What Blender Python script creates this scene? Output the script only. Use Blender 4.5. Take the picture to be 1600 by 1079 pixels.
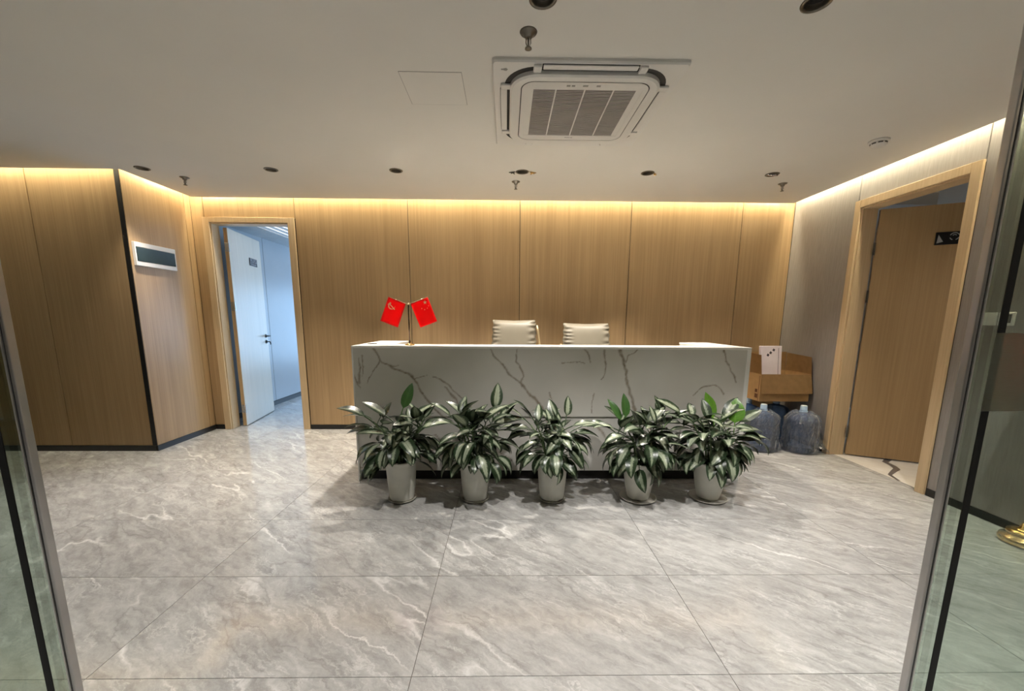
import bpy, bmesh, math, random
from mathutils import Vector, Matrix

for o in list(bpy.data.objects):
    bpy.data.objects.remove(o)
S = bpy.context.scene
COL = S.collection
PI = math.pi

# ------------------------------------------------------------------ camera
F_PX, CY_PX = 629.4, 602.9
cam_d = bpy.data.cameras.new('camera')
cam_d.sensor_width = 36.0
cam_d.sensor_fit = 'HORIZONTAL'
cam_d.lens = F_PX / 1600 * 36
cam_d.shift_y = (CY_PX - 539.5) / 1600
cam_d.clip_start = 0.05
cam = bpy.data.objects.new('camera', cam_d)
COL.objects.link(cam)
_r = Vector((0.99987522, -0.01463797, 0.00593972))
_u = Vector((-0.00346942, 0.16333715, 0.98656421))
_f = Vector((0.01541147, 0.98646171, -0.16326598))
M = Matrix((( _r.x, _u.x, -_f.x, 0), (_r.y, _u.y, -_f.y, 0), (_r.z, _u.z, -_f.z, 1.32), (0, 0, 0, 1)))
cam.matrix_world = M
S.camera = cam

# ------------------------------------------------------------------ world, lights, exposure
W = bpy.data.worlds.new('world')
S.world = W
W.use_nodes = True
W.node_tree.nodes['Background'].inputs[0].default_value = (0.55, 0.75, 1.0, 1)
W.node_tree.nodes['Background'].inputs[1].default_value = 1.5
S.view_settings.view_transform = 'Standard'
S.view_settings.look = 'None'
S.view_settings.exposure = 0.35
S.view_settings.gamma = 1.0
S.view_settings.use_curve_mapping = False

SPOT_BACK = dict(energy=165, size=80, blend=0.85, color=(1.0, 0.92, 0.81))
SPOT_FRONT = dict(energy=108, size=86, blend=0.6, color=(1.0, 0.965, 0.925))
COVE_STRENGTH = 72.0
COVE_COLOR = (1.0, 0.91, 0.66)
DAY_ENERGY = 44
DAY_COLOR = (0.36, 0.64, 1.0)

# geometry constants of the place
YB = 4.75       # back wall face
XR = 3.25       # right wall face
XL = -3.48      # left side wall face
YL = 3.93       # face of the wall left of the corner
HC = 2.60       # ceiling
TX0, TY0, TW, TD = -0.349, 1.314, 1.2, 0.6   # floor tile grid

# ------------------------------------------------------------------ materials
MATS = {}

def new_mat(name):
    m = bpy.data.materials.new(name)
    m.use_nodes = True
    MATS[name] = m
    nt = m.node_tree
    return m, nt, nt.nodes['Principled BSDF']

def N(nt, typ, **kw):
    n = nt.nodes.new(typ)
    for k, v in kw.items():
        if k == 'inp':
            for kk, vv in v.items():
                n.inputs[kk].default_value = vv
        else:
            setattr(n, k, v)
    return n

def ramp(nt, fac, stops):
    n = nt.nodes.new('ShaderNodeValToRGB')
    cr = n.color_ramp
    while len(cr.elements) < len(stops):
        cr.elements.new(0.5)
    for e, (p, c) in zip(cr.elements, stops):
        e.position = p
        e.color = (*c, 1) if len(c) == 3 else c
    nt.links.new(fac, n.inputs[0])
    return n.outputs[0]

def math_n(nt, op, a, b=None, clamp=False):
    n = nt.nodes.new('ShaderNodeMath')
    n.operation = op
    n.use_clamp = clamp
    for i, v in enumerate((a, b)):
        if v is None:
            continue
        if isinstance(v, (int, float)):
            n.inputs[i].default_value = v
        else:
            nt.links.new(v, n.inputs[i])
    return n.outputs[0]

def mixc(nt, fac, a, b):
    n = nt.nodes.new('ShaderNodeMix')
    n.data_type = 'RGBA'
    for i, v in ((0, fac), (6, a), (7, b)):
        if isinstance(v, (int, float)):
            n.inputs[i].default_value = v
        elif isinstance(v, tuple):
            n.inputs[i].default_value = (*v, 1)
        else:
            nt.links.new(v, n.inputs[i])
    return n.outputs[2]

def plain(name, col, rough=0.5, metal=0.0, var=0.06, scale=8.0, spec=0.5, **kw):
    """principled material with a faint procedural colour variation"""
    m, nt, b = new_mat(name)
    tc = N(nt, 'ShaderNodeTexCoord')
    no = N(nt, 'ShaderNodeTexNoise', inp={'Scale': scale, 'Detail': 3.0})
    nt.links.new(tc.outputs['Object'], no.inputs['Vector'])
    lo = tuple(c * (1 - var) for c in col)
    hi = tuple(min(1, c * (1 + var)) for c in col)
    nt.links.new(ramp(nt, no.outputs[0], [(0.3, lo), (0.7, hi)]), b.inputs['Base Color'])
    b.inputs['Roughness'].default_value = rough
    b.inputs['Metallic'].default_value = metal
    b.inputs['Specular IOR Level'].default_value = spec
    for k, v in kw.items():
        b.inputs[k].default_value = v
    return m

def wood(name, c_dark, c_lite, rough=0.42, sc=(70, 70, 1.1)):
    m, nt, b = new_mat(name)
    g = N(nt, 'ShaderNodeNewGeometry')
    mp = N(nt, 'ShaderNodeMapping')
    mp.inputs['Scale'].default_value = sc
    nt.links.new(g.outputs['Position'], mp.inputs['Vector'])
    n1 = N(nt, 'ShaderNodeTexNoise', inp={'Scale': 1.0, 'Detail': 4.0, 'Roughness': 0.6})
    nt.links.new(mp.outputs[0], n1.inputs['Vector'])
    mp2 = N(nt, 'ShaderNodeMapping')
    mp2.inputs['Scale'].default_value = (sc[0] * 0.1, sc[1] * 0.1, sc[2] * 0.5)
    nt.links.new(g.outputs['Position'], mp2.inputs['Vector'])
    n2 = N(nt, 'ShaderNodeTexNoise', inp={'Scale': 1.0, 'Detail': 2.0})
    nt.links.new(mp2.outputs[0], n2.inputs['Vector'])
    f = math_n(nt, 'ADD', math_n(nt, 'MULTIPLY', n1.outputs[0], 0.65), math_n(nt, 'MULTIPLY', n2.outputs[0], 0.35))
    nt.links.new(ramp(nt, f, [(0.36, c_dark), (0.62, c_lite)]), b.inputs['Base Color'])
    b.inputs['Roughness'].default_value = rough
    b.inputs['Specular IOR Level'].default_value = 0.45
    return m

wood('wall_wood', (0.365, 0.24, 0.122), (0.46, 0.315, 0.168), rough=0.31)
wood('frame_wood', (0.56, 0.41, 0.24), (0.66, 0.50, 0.31), rough=0.4, sc=(60, 60, 2.0))
wood('door_wood', (0.42, 0.28, 0.14), (0.49, 0.335, 0.175), rough=0.42)
wood('pale_door', (0.62, 0.56, 0.47), (0.70, 0.63, 0.53), rough=0.35)
plain('black_trim', (0.012, 0.011, 0.010), rough=0.35, var=0.2)
plain('joint_dark', (0.06, 0.045, 0.03), rough=0.8)
plain('ceiling_paint', (0.70, 0.68, 0.64), rough=0.75, var=0.02, scale=1.5)
plain('plaster', (0.55, 0.53, 0.50), rough=0.8)
plain('white_plastic', (0.80, 0.79, 0.77), rough=0.35, var=0.02)
plain('ac_white', (0.68, 0.665, 0.64), rough=0.4, var=0.02)
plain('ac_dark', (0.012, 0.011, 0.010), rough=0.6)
plain('ac_grille', (0.36, 0.34, 0.32), rough=0.55)
plain('ac_mesh', (0.12, 0.11, 0.10), rough=0.7)
plain('mark_grey', (0.30, 0.29, 0.27), rough=0.5)
plain('teal_window', (0.035, 0.055, 0.058), rough=0.12, var=0.1)
plain('steel', (0.62, 0.62, 0.62), rough=0.25, metal=1.0)
plain('dark_bronze', (0.16, 0.145, 0.12), rough=0.3, metal=0.9)
plain('can_dark', (0.03, 0.028, 0.025), rough=0.25, metal=0.6)
plain('brass', (0.85, 0.57, 0.24), rough=0.16, metal=1.0)
plain('chrome_gold', (0.80, 0.62, 0.42), rough=0.15, metal=1.0)
plain('dark_pole', (0.10, 0.06, 0.04), rough=0.25, metal=0.8)
plain('aluminium', (0.46, 0.45, 0.44), rough=0.32, metal=0.9, var=0.1)
plain('groove', (0.05, 0.05, 0.05), rough=0.5)
plain('gasket', (0.004, 0.004, 0.004), rough=0.7)
plain('flag_red', (0.80, 0.002, 0.003), rough=0.7, var=0.05)
plain('flag_gold', (1.0, 0.74, 0.40), rough=0.5)
plain('pot_white', (0.66, 0.65, 0.58), rough=0.28, var=0.05, scale=14)
plain('saucer', (0.55, 0.52, 0.46), rough=0.35)
plain('soil', (0.035, 0.025, 0.018), rough=0.95, var=0.4, scale=60)
plain('stem_green', (0.09, 0.14, 0.05), rough=0.45, var=0.2)
plain('leather', (0.185, 0.165, 0.125), rough=0.5, var=0.04)
plain('chair_gold', (0.75, 0.60, 0.36), rough=0.3, metal=0.7)
plain('chair_black', (0.02, 0.02, 0.02), rough=0.45)
plain('cardboard', (0.42, 0.25, 0.105), rough=0.8, var=0.08, scale=20)
plain('cardboard_in', (0.38, 0.22, 0.09), rough=0.85, var=0.08, scale=20)
plain('print_brown', (0.13, 0.05, 0.02), rough=0.8)
plain('print_dark', (0.06, 0.05, 0.06), rough=0.7)
plain('paper', (0.70, 0.62, 0.64), rough=0.6)
plain('cap_blue', (0.42, 0.58, 0.78), rough=0.4)
plain('cap_white', (0.78, 0.82, 0.85), rough=0.4)
plain('hall_panel', (0.42, 0.44, 0.46), rough=0.3, var=0.03, scale=2)
plain('hall_soffit', (0.55, 0.57, 0.58), rough=0.6)
plain('slat_white', (0.88, 0.88, 0.88), rough=0.5)
plain('sign_dark', (0.055, 0.055, 0.07), rough=0.25)
plain('sign_black', (0.006, 0.006, 0.008), rough=0.3)
plain('sign_print', (0.45, 0.46, 0.48), rough=0.5)
plain('screen_dark', (0.02, 0.025, 0.022), rough=0.15)

def emit_mat(name, col, strength):
    m, nt, b = new_mat(name)
    b.inputs['Base Color'].default_value = (*col, 1)
    b.inputs['Emission Color'].default_value = (*col, 1)
    b.inputs['Emission Strength'].default_value = strength
    return m
emit_mat('led_warm', COVE_COLOR, COVE_STRENGTH)
emit_mat('lamp_lens', (1.0, 0.9, 0.78), 4.0)
emit_mat('led_panel', (1.0, 0.98, 0.95), 1.5)

# grey fabric-look wall panel of the right wall
def fabric():
    m, nt, b = new_mat('grey_panel')
    g = N(nt, 'ShaderNodeNewGeometry')
    mp = N(nt, 'ShaderNodeMapping')
    mp.inputs['Scale'].default_value = (130, 130, 9)
    nt.links.new(g.outputs['Position'], mp.inputs['Vector'])
    n1 = N(nt, 'ShaderNodeTexNoise', inp={'Scale': 1.0, 'Detail': 3.0})
    nt.links.new(mp.outputs[0], n1.inputs['Vector'])
    nt.links.new(ramp(nt, n1.outputs[0], [(0.3, (0.265, 0.242, 0.224)), (0.7, (0.32, 0.293, 0.275))]), b.inputs['Base Color'])
    b.inputs['Roughness'].default_value = 0.5
fabric()

def marble_floor(name, base_lo, base_hi, vein, dark, rough, use_random=True, ang=-38.0):
    m, nt, b = new_mat(name)
    g = N(nt, 'ShaderNodeNewGeometry')
    pos = g.outputs['Position']
    if use_random:
        oi = N(nt, 'ShaderNodeObjectInfo')
        vm = N(nt, 'ShaderNodeVectorMath', operation='SCALE')
        vm.inputs[0].default_value = (7.0, 11.0, 5.0)
        nt.links.new(oi.outputs['Random'], vm.inputs['Scale'])
        va = N(nt, 'ShaderNodeVectorMath', operation='ADD')
        nt.links.new(pos, va.inputs[0])
        nt.links.new(vm.outputs[0], va.inputs[1])
        pos = va.outputs[0]
    # warp
    wn = N(nt, 'ShaderNodeTexNoise', inp={'Scale': 3.2, 'Detail': 7.0, 'Roughness': 0.68})
    nt.links.new(pos, wn.inputs['Vector'])
    ws = N(nt, 'ShaderNodeVectorMath', operation='SUBTRACT')
    nt.links.new(wn.outputs['Color'], ws.inputs[0])
    ws.inputs[1].default_value = (0.5, 0.5, 0.5)
    wm = N(nt, 'ShaderNodeVectorMath', operation='SCALE')
    wm.inputs['Scale'].default_value = 0.15
    nt.links.new(ws.outputs[0], wm.inputs[0])
    wa = N(nt, 'ShaderNodeVectorMath', operation='ADD')
    nt.links.new(pos, wa.inputs[0])
    nt.links.new(wm.outputs[0], wa.inputs[1])
    rot = N(nt, 'ShaderNodeMapping')
    rot.inputs['Rotation'].default_value = (0, 0, math.radians(-ang))
    nt.links.new(wa.outputs[0], rot.inputs['Vector'])
    def stretched(sx, sy, scale, det, rgh=0.55):
        mp = N(nt, 'ShaderNodeMapping')
        mp.inputs['Scale'].default_value = (sx, sy, 1)
        nt.links.new(rot.outputs[0], mp.inputs['Vector'])
        n = N(nt, 'ShaderNodeTexNoise', inp={'Scale': scale, 'Detail': det, 'Roughness': rgh})
        nt.links.new(mp.outputs[0], n.inputs['Vector'])
        return n.outputs[0]
    s1 = stretched(0.8, 2.4, 6.0, 12.0, 0.76)
    col = ramp(nt, s1, [(0.34, base_lo), (0.66, base_hi)])
    s4 = stretched(2.2, 7.0, 6.0, 5.0, 0.7)
    col = mixc(nt, ramp(nt, s4, [(0.56, (0, 0, 0)), (0.72, (0.30, 0.30, 0.30))]), col, tuple(min(1, c * 1.22) for c in base_hi))
    # pale veins: thin ridges of two noises, broken up by a third
    s2 = stretched(0.26, 1.5, 1.7, 3.0, 0.5)
    r = math_n(nt, 'ABSOLUTE', math_n(nt, 'SUBTRACT', s2, 0.5))
    vmask = ramp(nt, r, [(0.0, (1, 1, 1)), (0.004, (0.55, 0.55, 0.55)), (0.012, (0, 0, 0))])
    s3 = stretched(1.0, 1.0, 1.7, 2.0)
    brk = ramp(nt, s3, [(0.45, (0, 0, 0)), (0.62, (1, 1, 1))])
    vm1 = math_n(nt, 'MULTIPLY', vmask, brk)
    col = mixc(nt, math_n(nt, 'MULTIPLY', vm1, 0.85), col, vein)
    # fine pale crackle
    s6 = stretched(0.7, 2.2, 7.5, 5.0, 0.62)
    r6 = math_n(nt, 'ABSOLUTE', math_n(nt, 'SUBTRACT', s6, 0.5))
    cm = ramp(nt, r6, [(0.0, (1, 1, 1)), (0.02, (0.3, 0.3, 0.3)), (0.05, (0, 0, 0))])
    s7 = stretched(1.0, 1.6, 3.1, 3.0)
    cm = math_n(nt, 'MULTIPLY', cm, ramp(nt, s7, [(0.42, (0, 0, 0)), (0.65, (1, 1, 1))]))
    col = mixc(nt, math_n(nt, 'MULTIPLY', cm, 0.48), col, vein)
    # dark veins
    s5 = stretched(0.35, 1.5, 2.1, 3.0)
    r2 = math_n(nt, 'ABSOLUTE', math_n(nt, 'SUBTRACT', s5, 0.44))
    dm = ramp(nt, r2, [(0.0, (1, 1, 1)), (0.006, (0.3, 0.3, 0.3)), (0.02, (0, 0, 0))])
    col = mixc(nt, math_n(nt, 'MULTIPLY', dm, 0.45), col, dark)
    nt.links.new(col, b.inputs['Base Color'])
    b.inputs['Roughness'].default_value = rough
    b.inputs['Specular IOR Level'].default_value = 0.42
    return m
marble_floor('floor_marble', (0.29, 0.283, 0.270), (0.53, 0.52, 0.502), (0.80, 0.785, 0.76), (0.20, 0.185, 0.17), 0.125)
marble_floor('cream_marble', (0.80, 0.74, 0.64), (0.88, 0.84, 0.76), (0.93, 0.90, 0.86), (0.45, 0.40, 0.36), 0.25, use_random=False)

# counter stone: colour comes from the vein attribute laid into the mesh
def counter():
    m, nt, b = new_mat('counter_stone')
    at = N(nt, 'ShaderNodeAttribute')
    at.attribute_name = 'vein'
    g = N(nt, 'ShaderNodeNewGeometry')
    n = N(nt, 'ShaderNodeTexNoise', inp={'Scale': 2.5, 'Detail': 5.0})
    nt.links.new(g.outputs['Position'], n.inputs['Vector'])
    base = ramp(nt, n.outputs[0], [(0.3, (0.60, 0.58, 0.53)), (0.7, (0.67, 0.65, 0.60))])
    n2 = N(nt, 'ShaderNodeTexNoise', inp={'Scale': 40.0, 'Detail': 4.0})
    nt.links.new(g.outputs['Position'], n2.inputs['Vector'])
    vc = ramp(nt, n2.outputs[0], [(0.35, (0.17, 0.125, 0.08)), (0.65, (0.30, 0.235, 0.165))])
    nt.links.new(mixc(nt, at.outputs['Fac'], base, vc), b.inputs['Base Color'])
    b.inputs['Roughness'].default_value = 0.22
counter()
plain('counter_white', (0.84, 0.83, 0.79), rough=0.25, var=0.02, scale=2)

def leaf_mat(name, green_lo, green_hi, pale, amount):
    m, nt, b = new_mat(name)
    uv = N(nt, 'ShaderNodeUVMap')
    sep = N(nt, 'ShaderNodeSeparateXYZ')
    nt.links.new(uv.outputs[0], sep.inputs[0])
    oi = N(nt, 'ShaderNodeObjectInfo')
    # chevrons swept towards the tip
    a = math_n(nt, 'ABSOLUTE', math_n(nt, 'MULTIPLY', math_n(nt, 'SUBTRACT', sep.outputs[0], 0.5), 2.0))
    sw = math_n(nt, 'SUBTRACT', sep.outputs[1], math_n(nt, 'MULTIPLY', a, 0.22))
    cb = N(nt, 'ShaderNodeCombineXYZ')
    nt.links.new(a, cb.inputs[0])
    nt.links.new(math_n(nt, 'MULTIPLY', sw, 16.0), cb.inputs[1])
    nt.links.new(math_n(nt, 'MULTIPLY', oi.outputs['Random'], 50.0), cb.inputs[2])
    n = N(nt, 'ShaderNodeTexNoise', inp={'Scale': 1.6, 'Detail': 4.0, 'Roughness': 0.7})
    nt.links.new(cb.outputs[0], n.inputs['Vector'])
    # silver centre: strong in the middle, broken near the margin
    e = math_n(nt, 'SUBTRACT', math_n(nt, 'ADD', math_n(nt, 'MULTIPLY', n.outputs[0], 1.1), amount), math_n(nt, 'MULTIPLY', a, 1.25))
    end = ramp(nt, sep.outputs[1], [(0.0, (0, 0, 0)), (0.22, (1, 1, 1)), (0.86, (1, 1, 1)), (0.99, (0, 0, 0))])
    mask = math_n(nt, 'MULTIPLY', ramp(nt, e, [(0.12, (0, 0, 0)), (0.40, (1, 1, 1))]), end)
    gc = ramp(nt, n.outputs[0], [(0.3, green_lo), (0.7, green_hi)])
    col = mixc(nt, mask, gc, pale)
    # midrib
    rib = ramp(nt, a, [(0.0, (1, 1, 1)), (0.07, (0, 0, 0))])
    col = mixc(nt, math_n(nt, 'MULTIPLY', rib, 0.6), col, tuple(c * 1.6 for c in green_hi))
    nt.links.new(col, b.inputs['Base Color'])
    b.inputs['Roughness'].default_value = 0.3
    b.inputs['Specular IOR Level'].default_value = 0.5
    return m
leaf_mat('leaf_silver', (0.013, 0.026, 0.012), (0.03, 0.055, 0.022), (0.32, 0.36, 0.255), 0.27)
leaf_mat('leaf_dark', (0.012, 0.024, 0.011), (0.028, 0.05, 0.02), (0.24, 0.28, 0.19), 0.0)
leaf_mat('leaf_green', (0.06, 0.16, 0.012), (0.12, 0.27, 0.03), (0.14, 0.30, 0.05), -0.8)
leaf_mat('leaf_midgreen', (0.025, 0.075, 0.015), (0.05, 0.12, 0.025), (0.08, 0.16, 0.05), -0.6)

def clear_mat(name, tint, gloss, rough=0.03, diffuse=None, dfac=0.0, crease=0.0):
    """thin clear sheet: tinted see-through plus mirror reflection (fresnel), optional milky share"""
    m, nt, b = new_mat(name)
    nt.nodes.remove(b)
    out = nt.nodes['Material Output']
    tr = N(nt, 'ShaderNodeBsdfTransparent')
    tr.inputs[0].default_value = (*tint, 1)
    gl = N(nt, 'ShaderNodeBsdfGlossy')
    gl.inputs['Color'].default_value = (0.9, 0.9, 0.9, 1)
    gl.inputs['Roughness'].default_value = rough
    fr = N(nt, 'ShaderNodeFresnel', inp={'IOR': 1.35})
    f = math_n(nt, 'MULTIPLY', fr.outputs[0], gloss, clamp=True)
    if crease:      # crumpled film: sharp slanting creases tilt the mirror reflection
        tc = N(nt, 'ShaderNodeTexCoord')
        mp = N(nt, 'ShaderNodeMapping')
        mp.inputs['Rotation'].default_value = (0.5, 0.3, 0.4)
        mp.inputs['Scale'].default_value = (9, 9, 4)
        nt.links.new(tc.outputs['Object'], mp.inputs['Vector'])
        vo = N(nt, 'ShaderNodeTexNoise', inp={'Scale': 1.3, 'Detail': 3.0, 'Distortion': 1.2})
        nt.links.new(mp.outputs[0], vo.inputs['Vector'])
        rd = math_n(nt, 'ABSOLUTE', math_n(nt, 'SUBTRACT', vo.outputs[0], 0.5))
        bp = N(nt, 'ShaderNodeBump', inp={'Strength': crease, 'Distance': 0.12})
        nt.links.new(rd, bp.inputs['Height'])
        nt.links.new(bp.outputs[0], gl.inputs['Normal'])
        f = math_n(nt, 'ADD', f, 0.07, clamp=True)
    mx = N(nt, 'ShaderNodeMixShader')
    nt.links.new(f, mx.inputs[0])
    base = tr.outputs[0]
    if diffuse:
        df = N(nt, 'ShaderNodeBsdfDiffuse')
        df.inputs[0].default_value = (*diffuse, 1)
        m2 = N(nt, 'ShaderNodeMixShader')
        no = N(nt, 'ShaderNodeTexNoise', inp={'Scale': 9.0, 'Detail': 3.0})
        nt.links.new(ramp(nt, no.outputs[0], [(0.3, (dfac * 0.8,) * 3), (0.7, (dfac * 1.2,) * 3)]), m2.inputs[0])
        nt.links.new(base, m2.inputs[1])
        nt.links.new(df.outputs[0], m2.inputs[2])
        base = m2.outputs[0]
    nt.links.new(base, mx.inputs[1])
    nt.links.new(gl.outputs[0], mx.inputs[2])
    nt.links.new(mx.outputs[0], out.inputs[0])
    return m
clear_mat('pane_glass', (0.77, 0.84, 0.79), 0.35)
clear_mat('window_glass', (0.9, 0.95, 1.0), 0.4)
def frost():
    m, nt, b = new_mat('frost_film')
    nt.nodes.remove(b)
    rf = N(nt, 'ShaderNodeBsdfRefraction', inp={'IOR': 1.18, 'Roughness': 0.5})
    rf.inputs[0].default_value = (0.80, 0.80, 0.74, 1)
    df = N(nt, 'ShaderNodeBsdfDiffuse')
    df.inputs[0].default_value = (0.35, 0.36, 0.30, 1)
    no = N(nt, 'ShaderNodeTexNoise', inp={'Scale': 60.0})
    mx = N(nt, 'ShaderNodeMixShader')
    nt.links.new(ramp(nt, no.outputs[0], [(0.3, (0.32,) * 3), (0.7, (0.4,) * 3)]), mx.inputs[0])
    nt.links.new(rf.outputs[0], mx.inputs[1]); nt.links.new(df.outputs[0], mx.inputs[2])
    nt.links.new(mx.outputs[0], nt.nodes['Material Output'].inputs[0])
frost()
clear_mat('bottle_blue', (0.50, 0.66, 0.90), 1.0, rough=0.06, diffuse=(0.10, 0.20, 0.42), dfac=0.34)
clear_mat('cling_film', (0.95, 0.96, 0.98), 2.6, rough=0.13, diffuse=(0.75, 0.82, 0.92), dfac=0.06, crease=1.0)

# ------------------------------------------------------------------ mesh helpers
def obj(name, bm, mat, parent=None, smooth=False, loc=None):
    me = bpy.data.meshes.new(name)
    bm.normal_update()
    bm.to_mesh(me)
    bm.free()
    if isinstance(mat, str):
        mat = [mat]
    for x in mat or []:
        me.materials.append(MATS[x])
    if smooth:
        for p in me.polygons:
            p.use_smooth = True
    o = bpy.data.objects.new(name, me)
    COL.objects.link(o)
    if loc:
        o.location = loc
    if parent:
        o.parent = parent
    return o

def tag(o, label, cat=None, group=None, kind=None):
    if label:
        o['label'] = label
    if cat:
        o['category'] = cat
    if group:
        o['group'] = group
    if kind:
        o['kind'] = kind
    return o

def thing(name, label, cat, loc=(0, 0, 0), rz=0.0, group=None, kind=None):
    o = bpy.data.objects.new(name, None)
    o.empty_display_size = 0.1
    COL.objects.link(o)
    o.location = loc
    o.rotation_euler = (0, 0, rz)
    return tag(o, label, cat, group, kind)

def BM():
    return bmesh.new()

def box(bm, x0, x1, y0, y1, z0, z1, bev=0.0, seg=1, mat=0):
    vs = [bm.verts.new(p) for p in ((x0, y0, z0), (x1, y0, z0), (x1, y1, z0), (x0, y1, z0), (x0, y0, z1), (x1, y0, z1), (x1, y1, z1), (x0, y1, z1))]
    fs = [bm.faces.new([vs[i] for i in q]) for q in ((3, 2, 1, 0), (4, 5, 6, 7), (0, 1, 5, 4), (1, 2, 6, 5), (2, 3, 7, 6), (3, 0, 4, 7))]
    for f in fs:
        f.material_index = mat
    if bev > 0:
        es = list({e for f in fs for e in f.edges})
        bmesh.ops.bevel(bm, geom=es, offset=bev, segments=seg, profile=0.6, affect='EDGES')
    return bm

def boxo(name, b, mat, parent=None, bev=0.0, seg=1):
    return obj(name, box(BM(), *b, bev=bev, seg=seg), mat, parent)

def lathe(bm, prof, n=32, c=(0, 0, 0), cap=True, mat=0):
    rings = []
    for r, z in prof:
        rings.append([bm.verts.new((c[0] + r * math.cos(2 * PI * i / n), c[1] + r * math.sin(2 * PI * i / n), c[2] + z)) for i in range(n)])
    for a, b in zip(rings, rings[1:]):
        for i in range(n):
            j = (i + 1) % n
            f = bm.faces.new((a[i], a[j], b[j], b[i]))
            f.material_index = mat
    if cap:
        f = bm.faces.new(rings[0][::-1]); f.material_index = mat
        f = bm.faces.new(rings[-1]); f.material_index = mat
    return bm

def tube(bm, pts, r, n=8, mat=0):
    pts = [Vector(p) for p in pts]
    if isinstance(r, (int, float)):
        r = [r] * len(pts)
    rings = []
    for i, p in enumerate(pts):
        t = (pts[min(i + 1, len(pts) - 1)] - pts[max(i - 1, 0)]).normalized()
        a = Vector((0, 0, 1)) if abs(t.z) < 0.95 else Vector((1, 0, 0))
        s = t.cross(a).normalized()
        q = s.cross(t).normalized()
        rings.append([bm.verts.new(p + (s * math.cos(2 * PI * k / n) + q * math.sin(2 * PI * k / n)) * r[i]) for k in range(n)])
    for a, b in zip(rings, rings[1:]):
        for k in range(n):
            f = bm.faces.new((a[k], a[(k + 1) % n], b[(k + 1) % n], b[k]))
            f.material_index = mat
    bm.faces.new(rings[0][::-1]).material_index = mat
    bm.faces.new(rings[-1]).material_index = mat
    return bm

def prism(bm, poly, z0, z1, mat=0):
    """polygon (ccw, xy) extruded in z"""
    a = [bm.verts.new((x, y, z0)) for x, y in poly]
    b = [bm.verts.new((x, y, z1)) for x, y in poly]
    n = len(poly)
    bm.faces.new(a[::-1]).material_index = mat
    bm.faces.new(b).material_index = mat
    for i in range(n):
        bm.faces.new((a[i], a[(i + 1) % n], b[(i + 1) % n], b[i])).material_index = mat
    return bm

def rrect(cx, cy, hx, hy, r, n=8):
    P = []
    for sx, sy, a0 in ((1, 1, 0), (-1, 1, 90), (-1, -1, 180), (1, -1, 270)):
        for k in range(n + 1):
            a = math.radians(a0 + 90 * k / n)
            P.append((cx + sx * (hx - r) + r * math.cos(a), cy + sy * (hy - r) + r * math.sin(a)))
    return P

def ring_prism(bm, outer, inner, z0, z1):
    n = len(outer)
    V = [[bm.verts.new((x, y, z)) for x, y in pl] for pl in (outer, inner) for z in (z0, z1)]
    o0, o1, i0, i1 = V
    for k in range(n):
        j = (k + 1) % n
        bm.faces.new((o0[k], o0[j], o1[j], o1[k]))
        bm.faces.new((i0[j], i0[k], i1[k], i1[j]))
        bm.faces.new((o1[k], o1[j], i1[j], i1[k]))
        bm.faces.new((o0[j], o0[k], i0[k], i0[j]))
    return bm

def copy_tree(o, parent=None):
    c = o.copy()
    COL.objects.link(c)
    if parent:
        c.parent = parent
    for ch in list(o.children):
        copy_tree(ch, c)
    return c

# ------------------------------------------------------------------ floor
floor = boxo('floor', (-6.7, XR + 0.06, -3.2, 9.6, -0.08, -0.003), 'joint_dark')
tag(floor, 'polished grey marble floor of large rectangular tiles', None, None, 'structure')
g = 0.0012
tile_bm = box(BM(), g, TW - g, g, TD - g, -0.012, 0.0)
tile_me = bpy.data.meshes.new('floor_tile')
tile_bm.normal_update(); tile_bm.to_mesh(tile_me); tile_bm.free()
tile_me.materials.append(MATS['floor_marble'])
first = True
for i in range(-6, 4):
    for j in range(-7, 14):
        x, y = TX0 + i * TW, TY0 + j * TD
        if x >= XR + 0.05 or x + TW < -6.7:
            continue
        if y > 6.0 and x < -4.0:
            continue
        me = tile_me
        if x + TW > XR + 0.05:      # cut tile along the right wall
            b2 = box(BM(), g, XR + 0.055 - x, g, TD - g, -0.012, 0.0)
            me = bpy.data.meshes.new('floor_tile'); b2.normal_update(); b2.to_mesh(me); b2.free()
            me.materials.append(MATS['floor_marble'])
        t = bpy.data.objects.new('floor_tile', me)
        COL.objects.link(t)
        t.parent = floor
        t.location = (x, y, 0)

# ------------------------------------------------------------------ ceiling with cove gap
SLOT = 0.085
DL_BACK = [(-3.175, 3.82), (-2.06, 3.815), (-0.968, 3.805), (0.138, 3.80), (1.245, 3.795), (2.352, 3.79)]
DL_FRONT = [(0.145, 1.86), (1.261, 1.855)]
DL_ADDED = [(-2.60, 1.72), (2.42, 1.72), (-4.3, -0.3), (-2.1, -0.3), (0.14, -0.3), (2.35, -0.3)]  # unseen downlights, added out of view to light the floor and room
DL_POWER = [0.45, 0.50, 1.30, 1.40, 1.30, 0.55]     # the lamps over the counter burn brightest
poly = [(-6.6, -3.1), (XR - SLOT, -3.1), (XR - SLOT, YB - SLOT), (XL + SLOT, YB - SLOT), (XL + SLOT, YL - SLOT), (-6.6, YL - SLOT)]
ceiling = obj('ceiling', prism(BM(), poly, HC, HC + 0.03), 'ceiling_paint')
cut = BM()
for x, y in DL_BACK + DL_FRONT + DL_ADDED:
    lathe(cut, [(0.045, HC - 0.05), (0.045, HC + 0.08)], 24, (x, y, 0))
cutter = obj('cutter', cut, None)
md = ceiling.modifiers.new('cut', 'BOOLEAN')
md.object = cutter
md.operation = 'DIFFERENCE'
md.solver = 'EXACT'
dg = bpy.context.evaluated_depsgraph_get()
me = bpy.data.meshes.new_from_object(ceiling.evaluated_get(dg))
ceiling.modifiers.clear()
ceiling.data = me
bpy.data.objects.remove(cutter)
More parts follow.
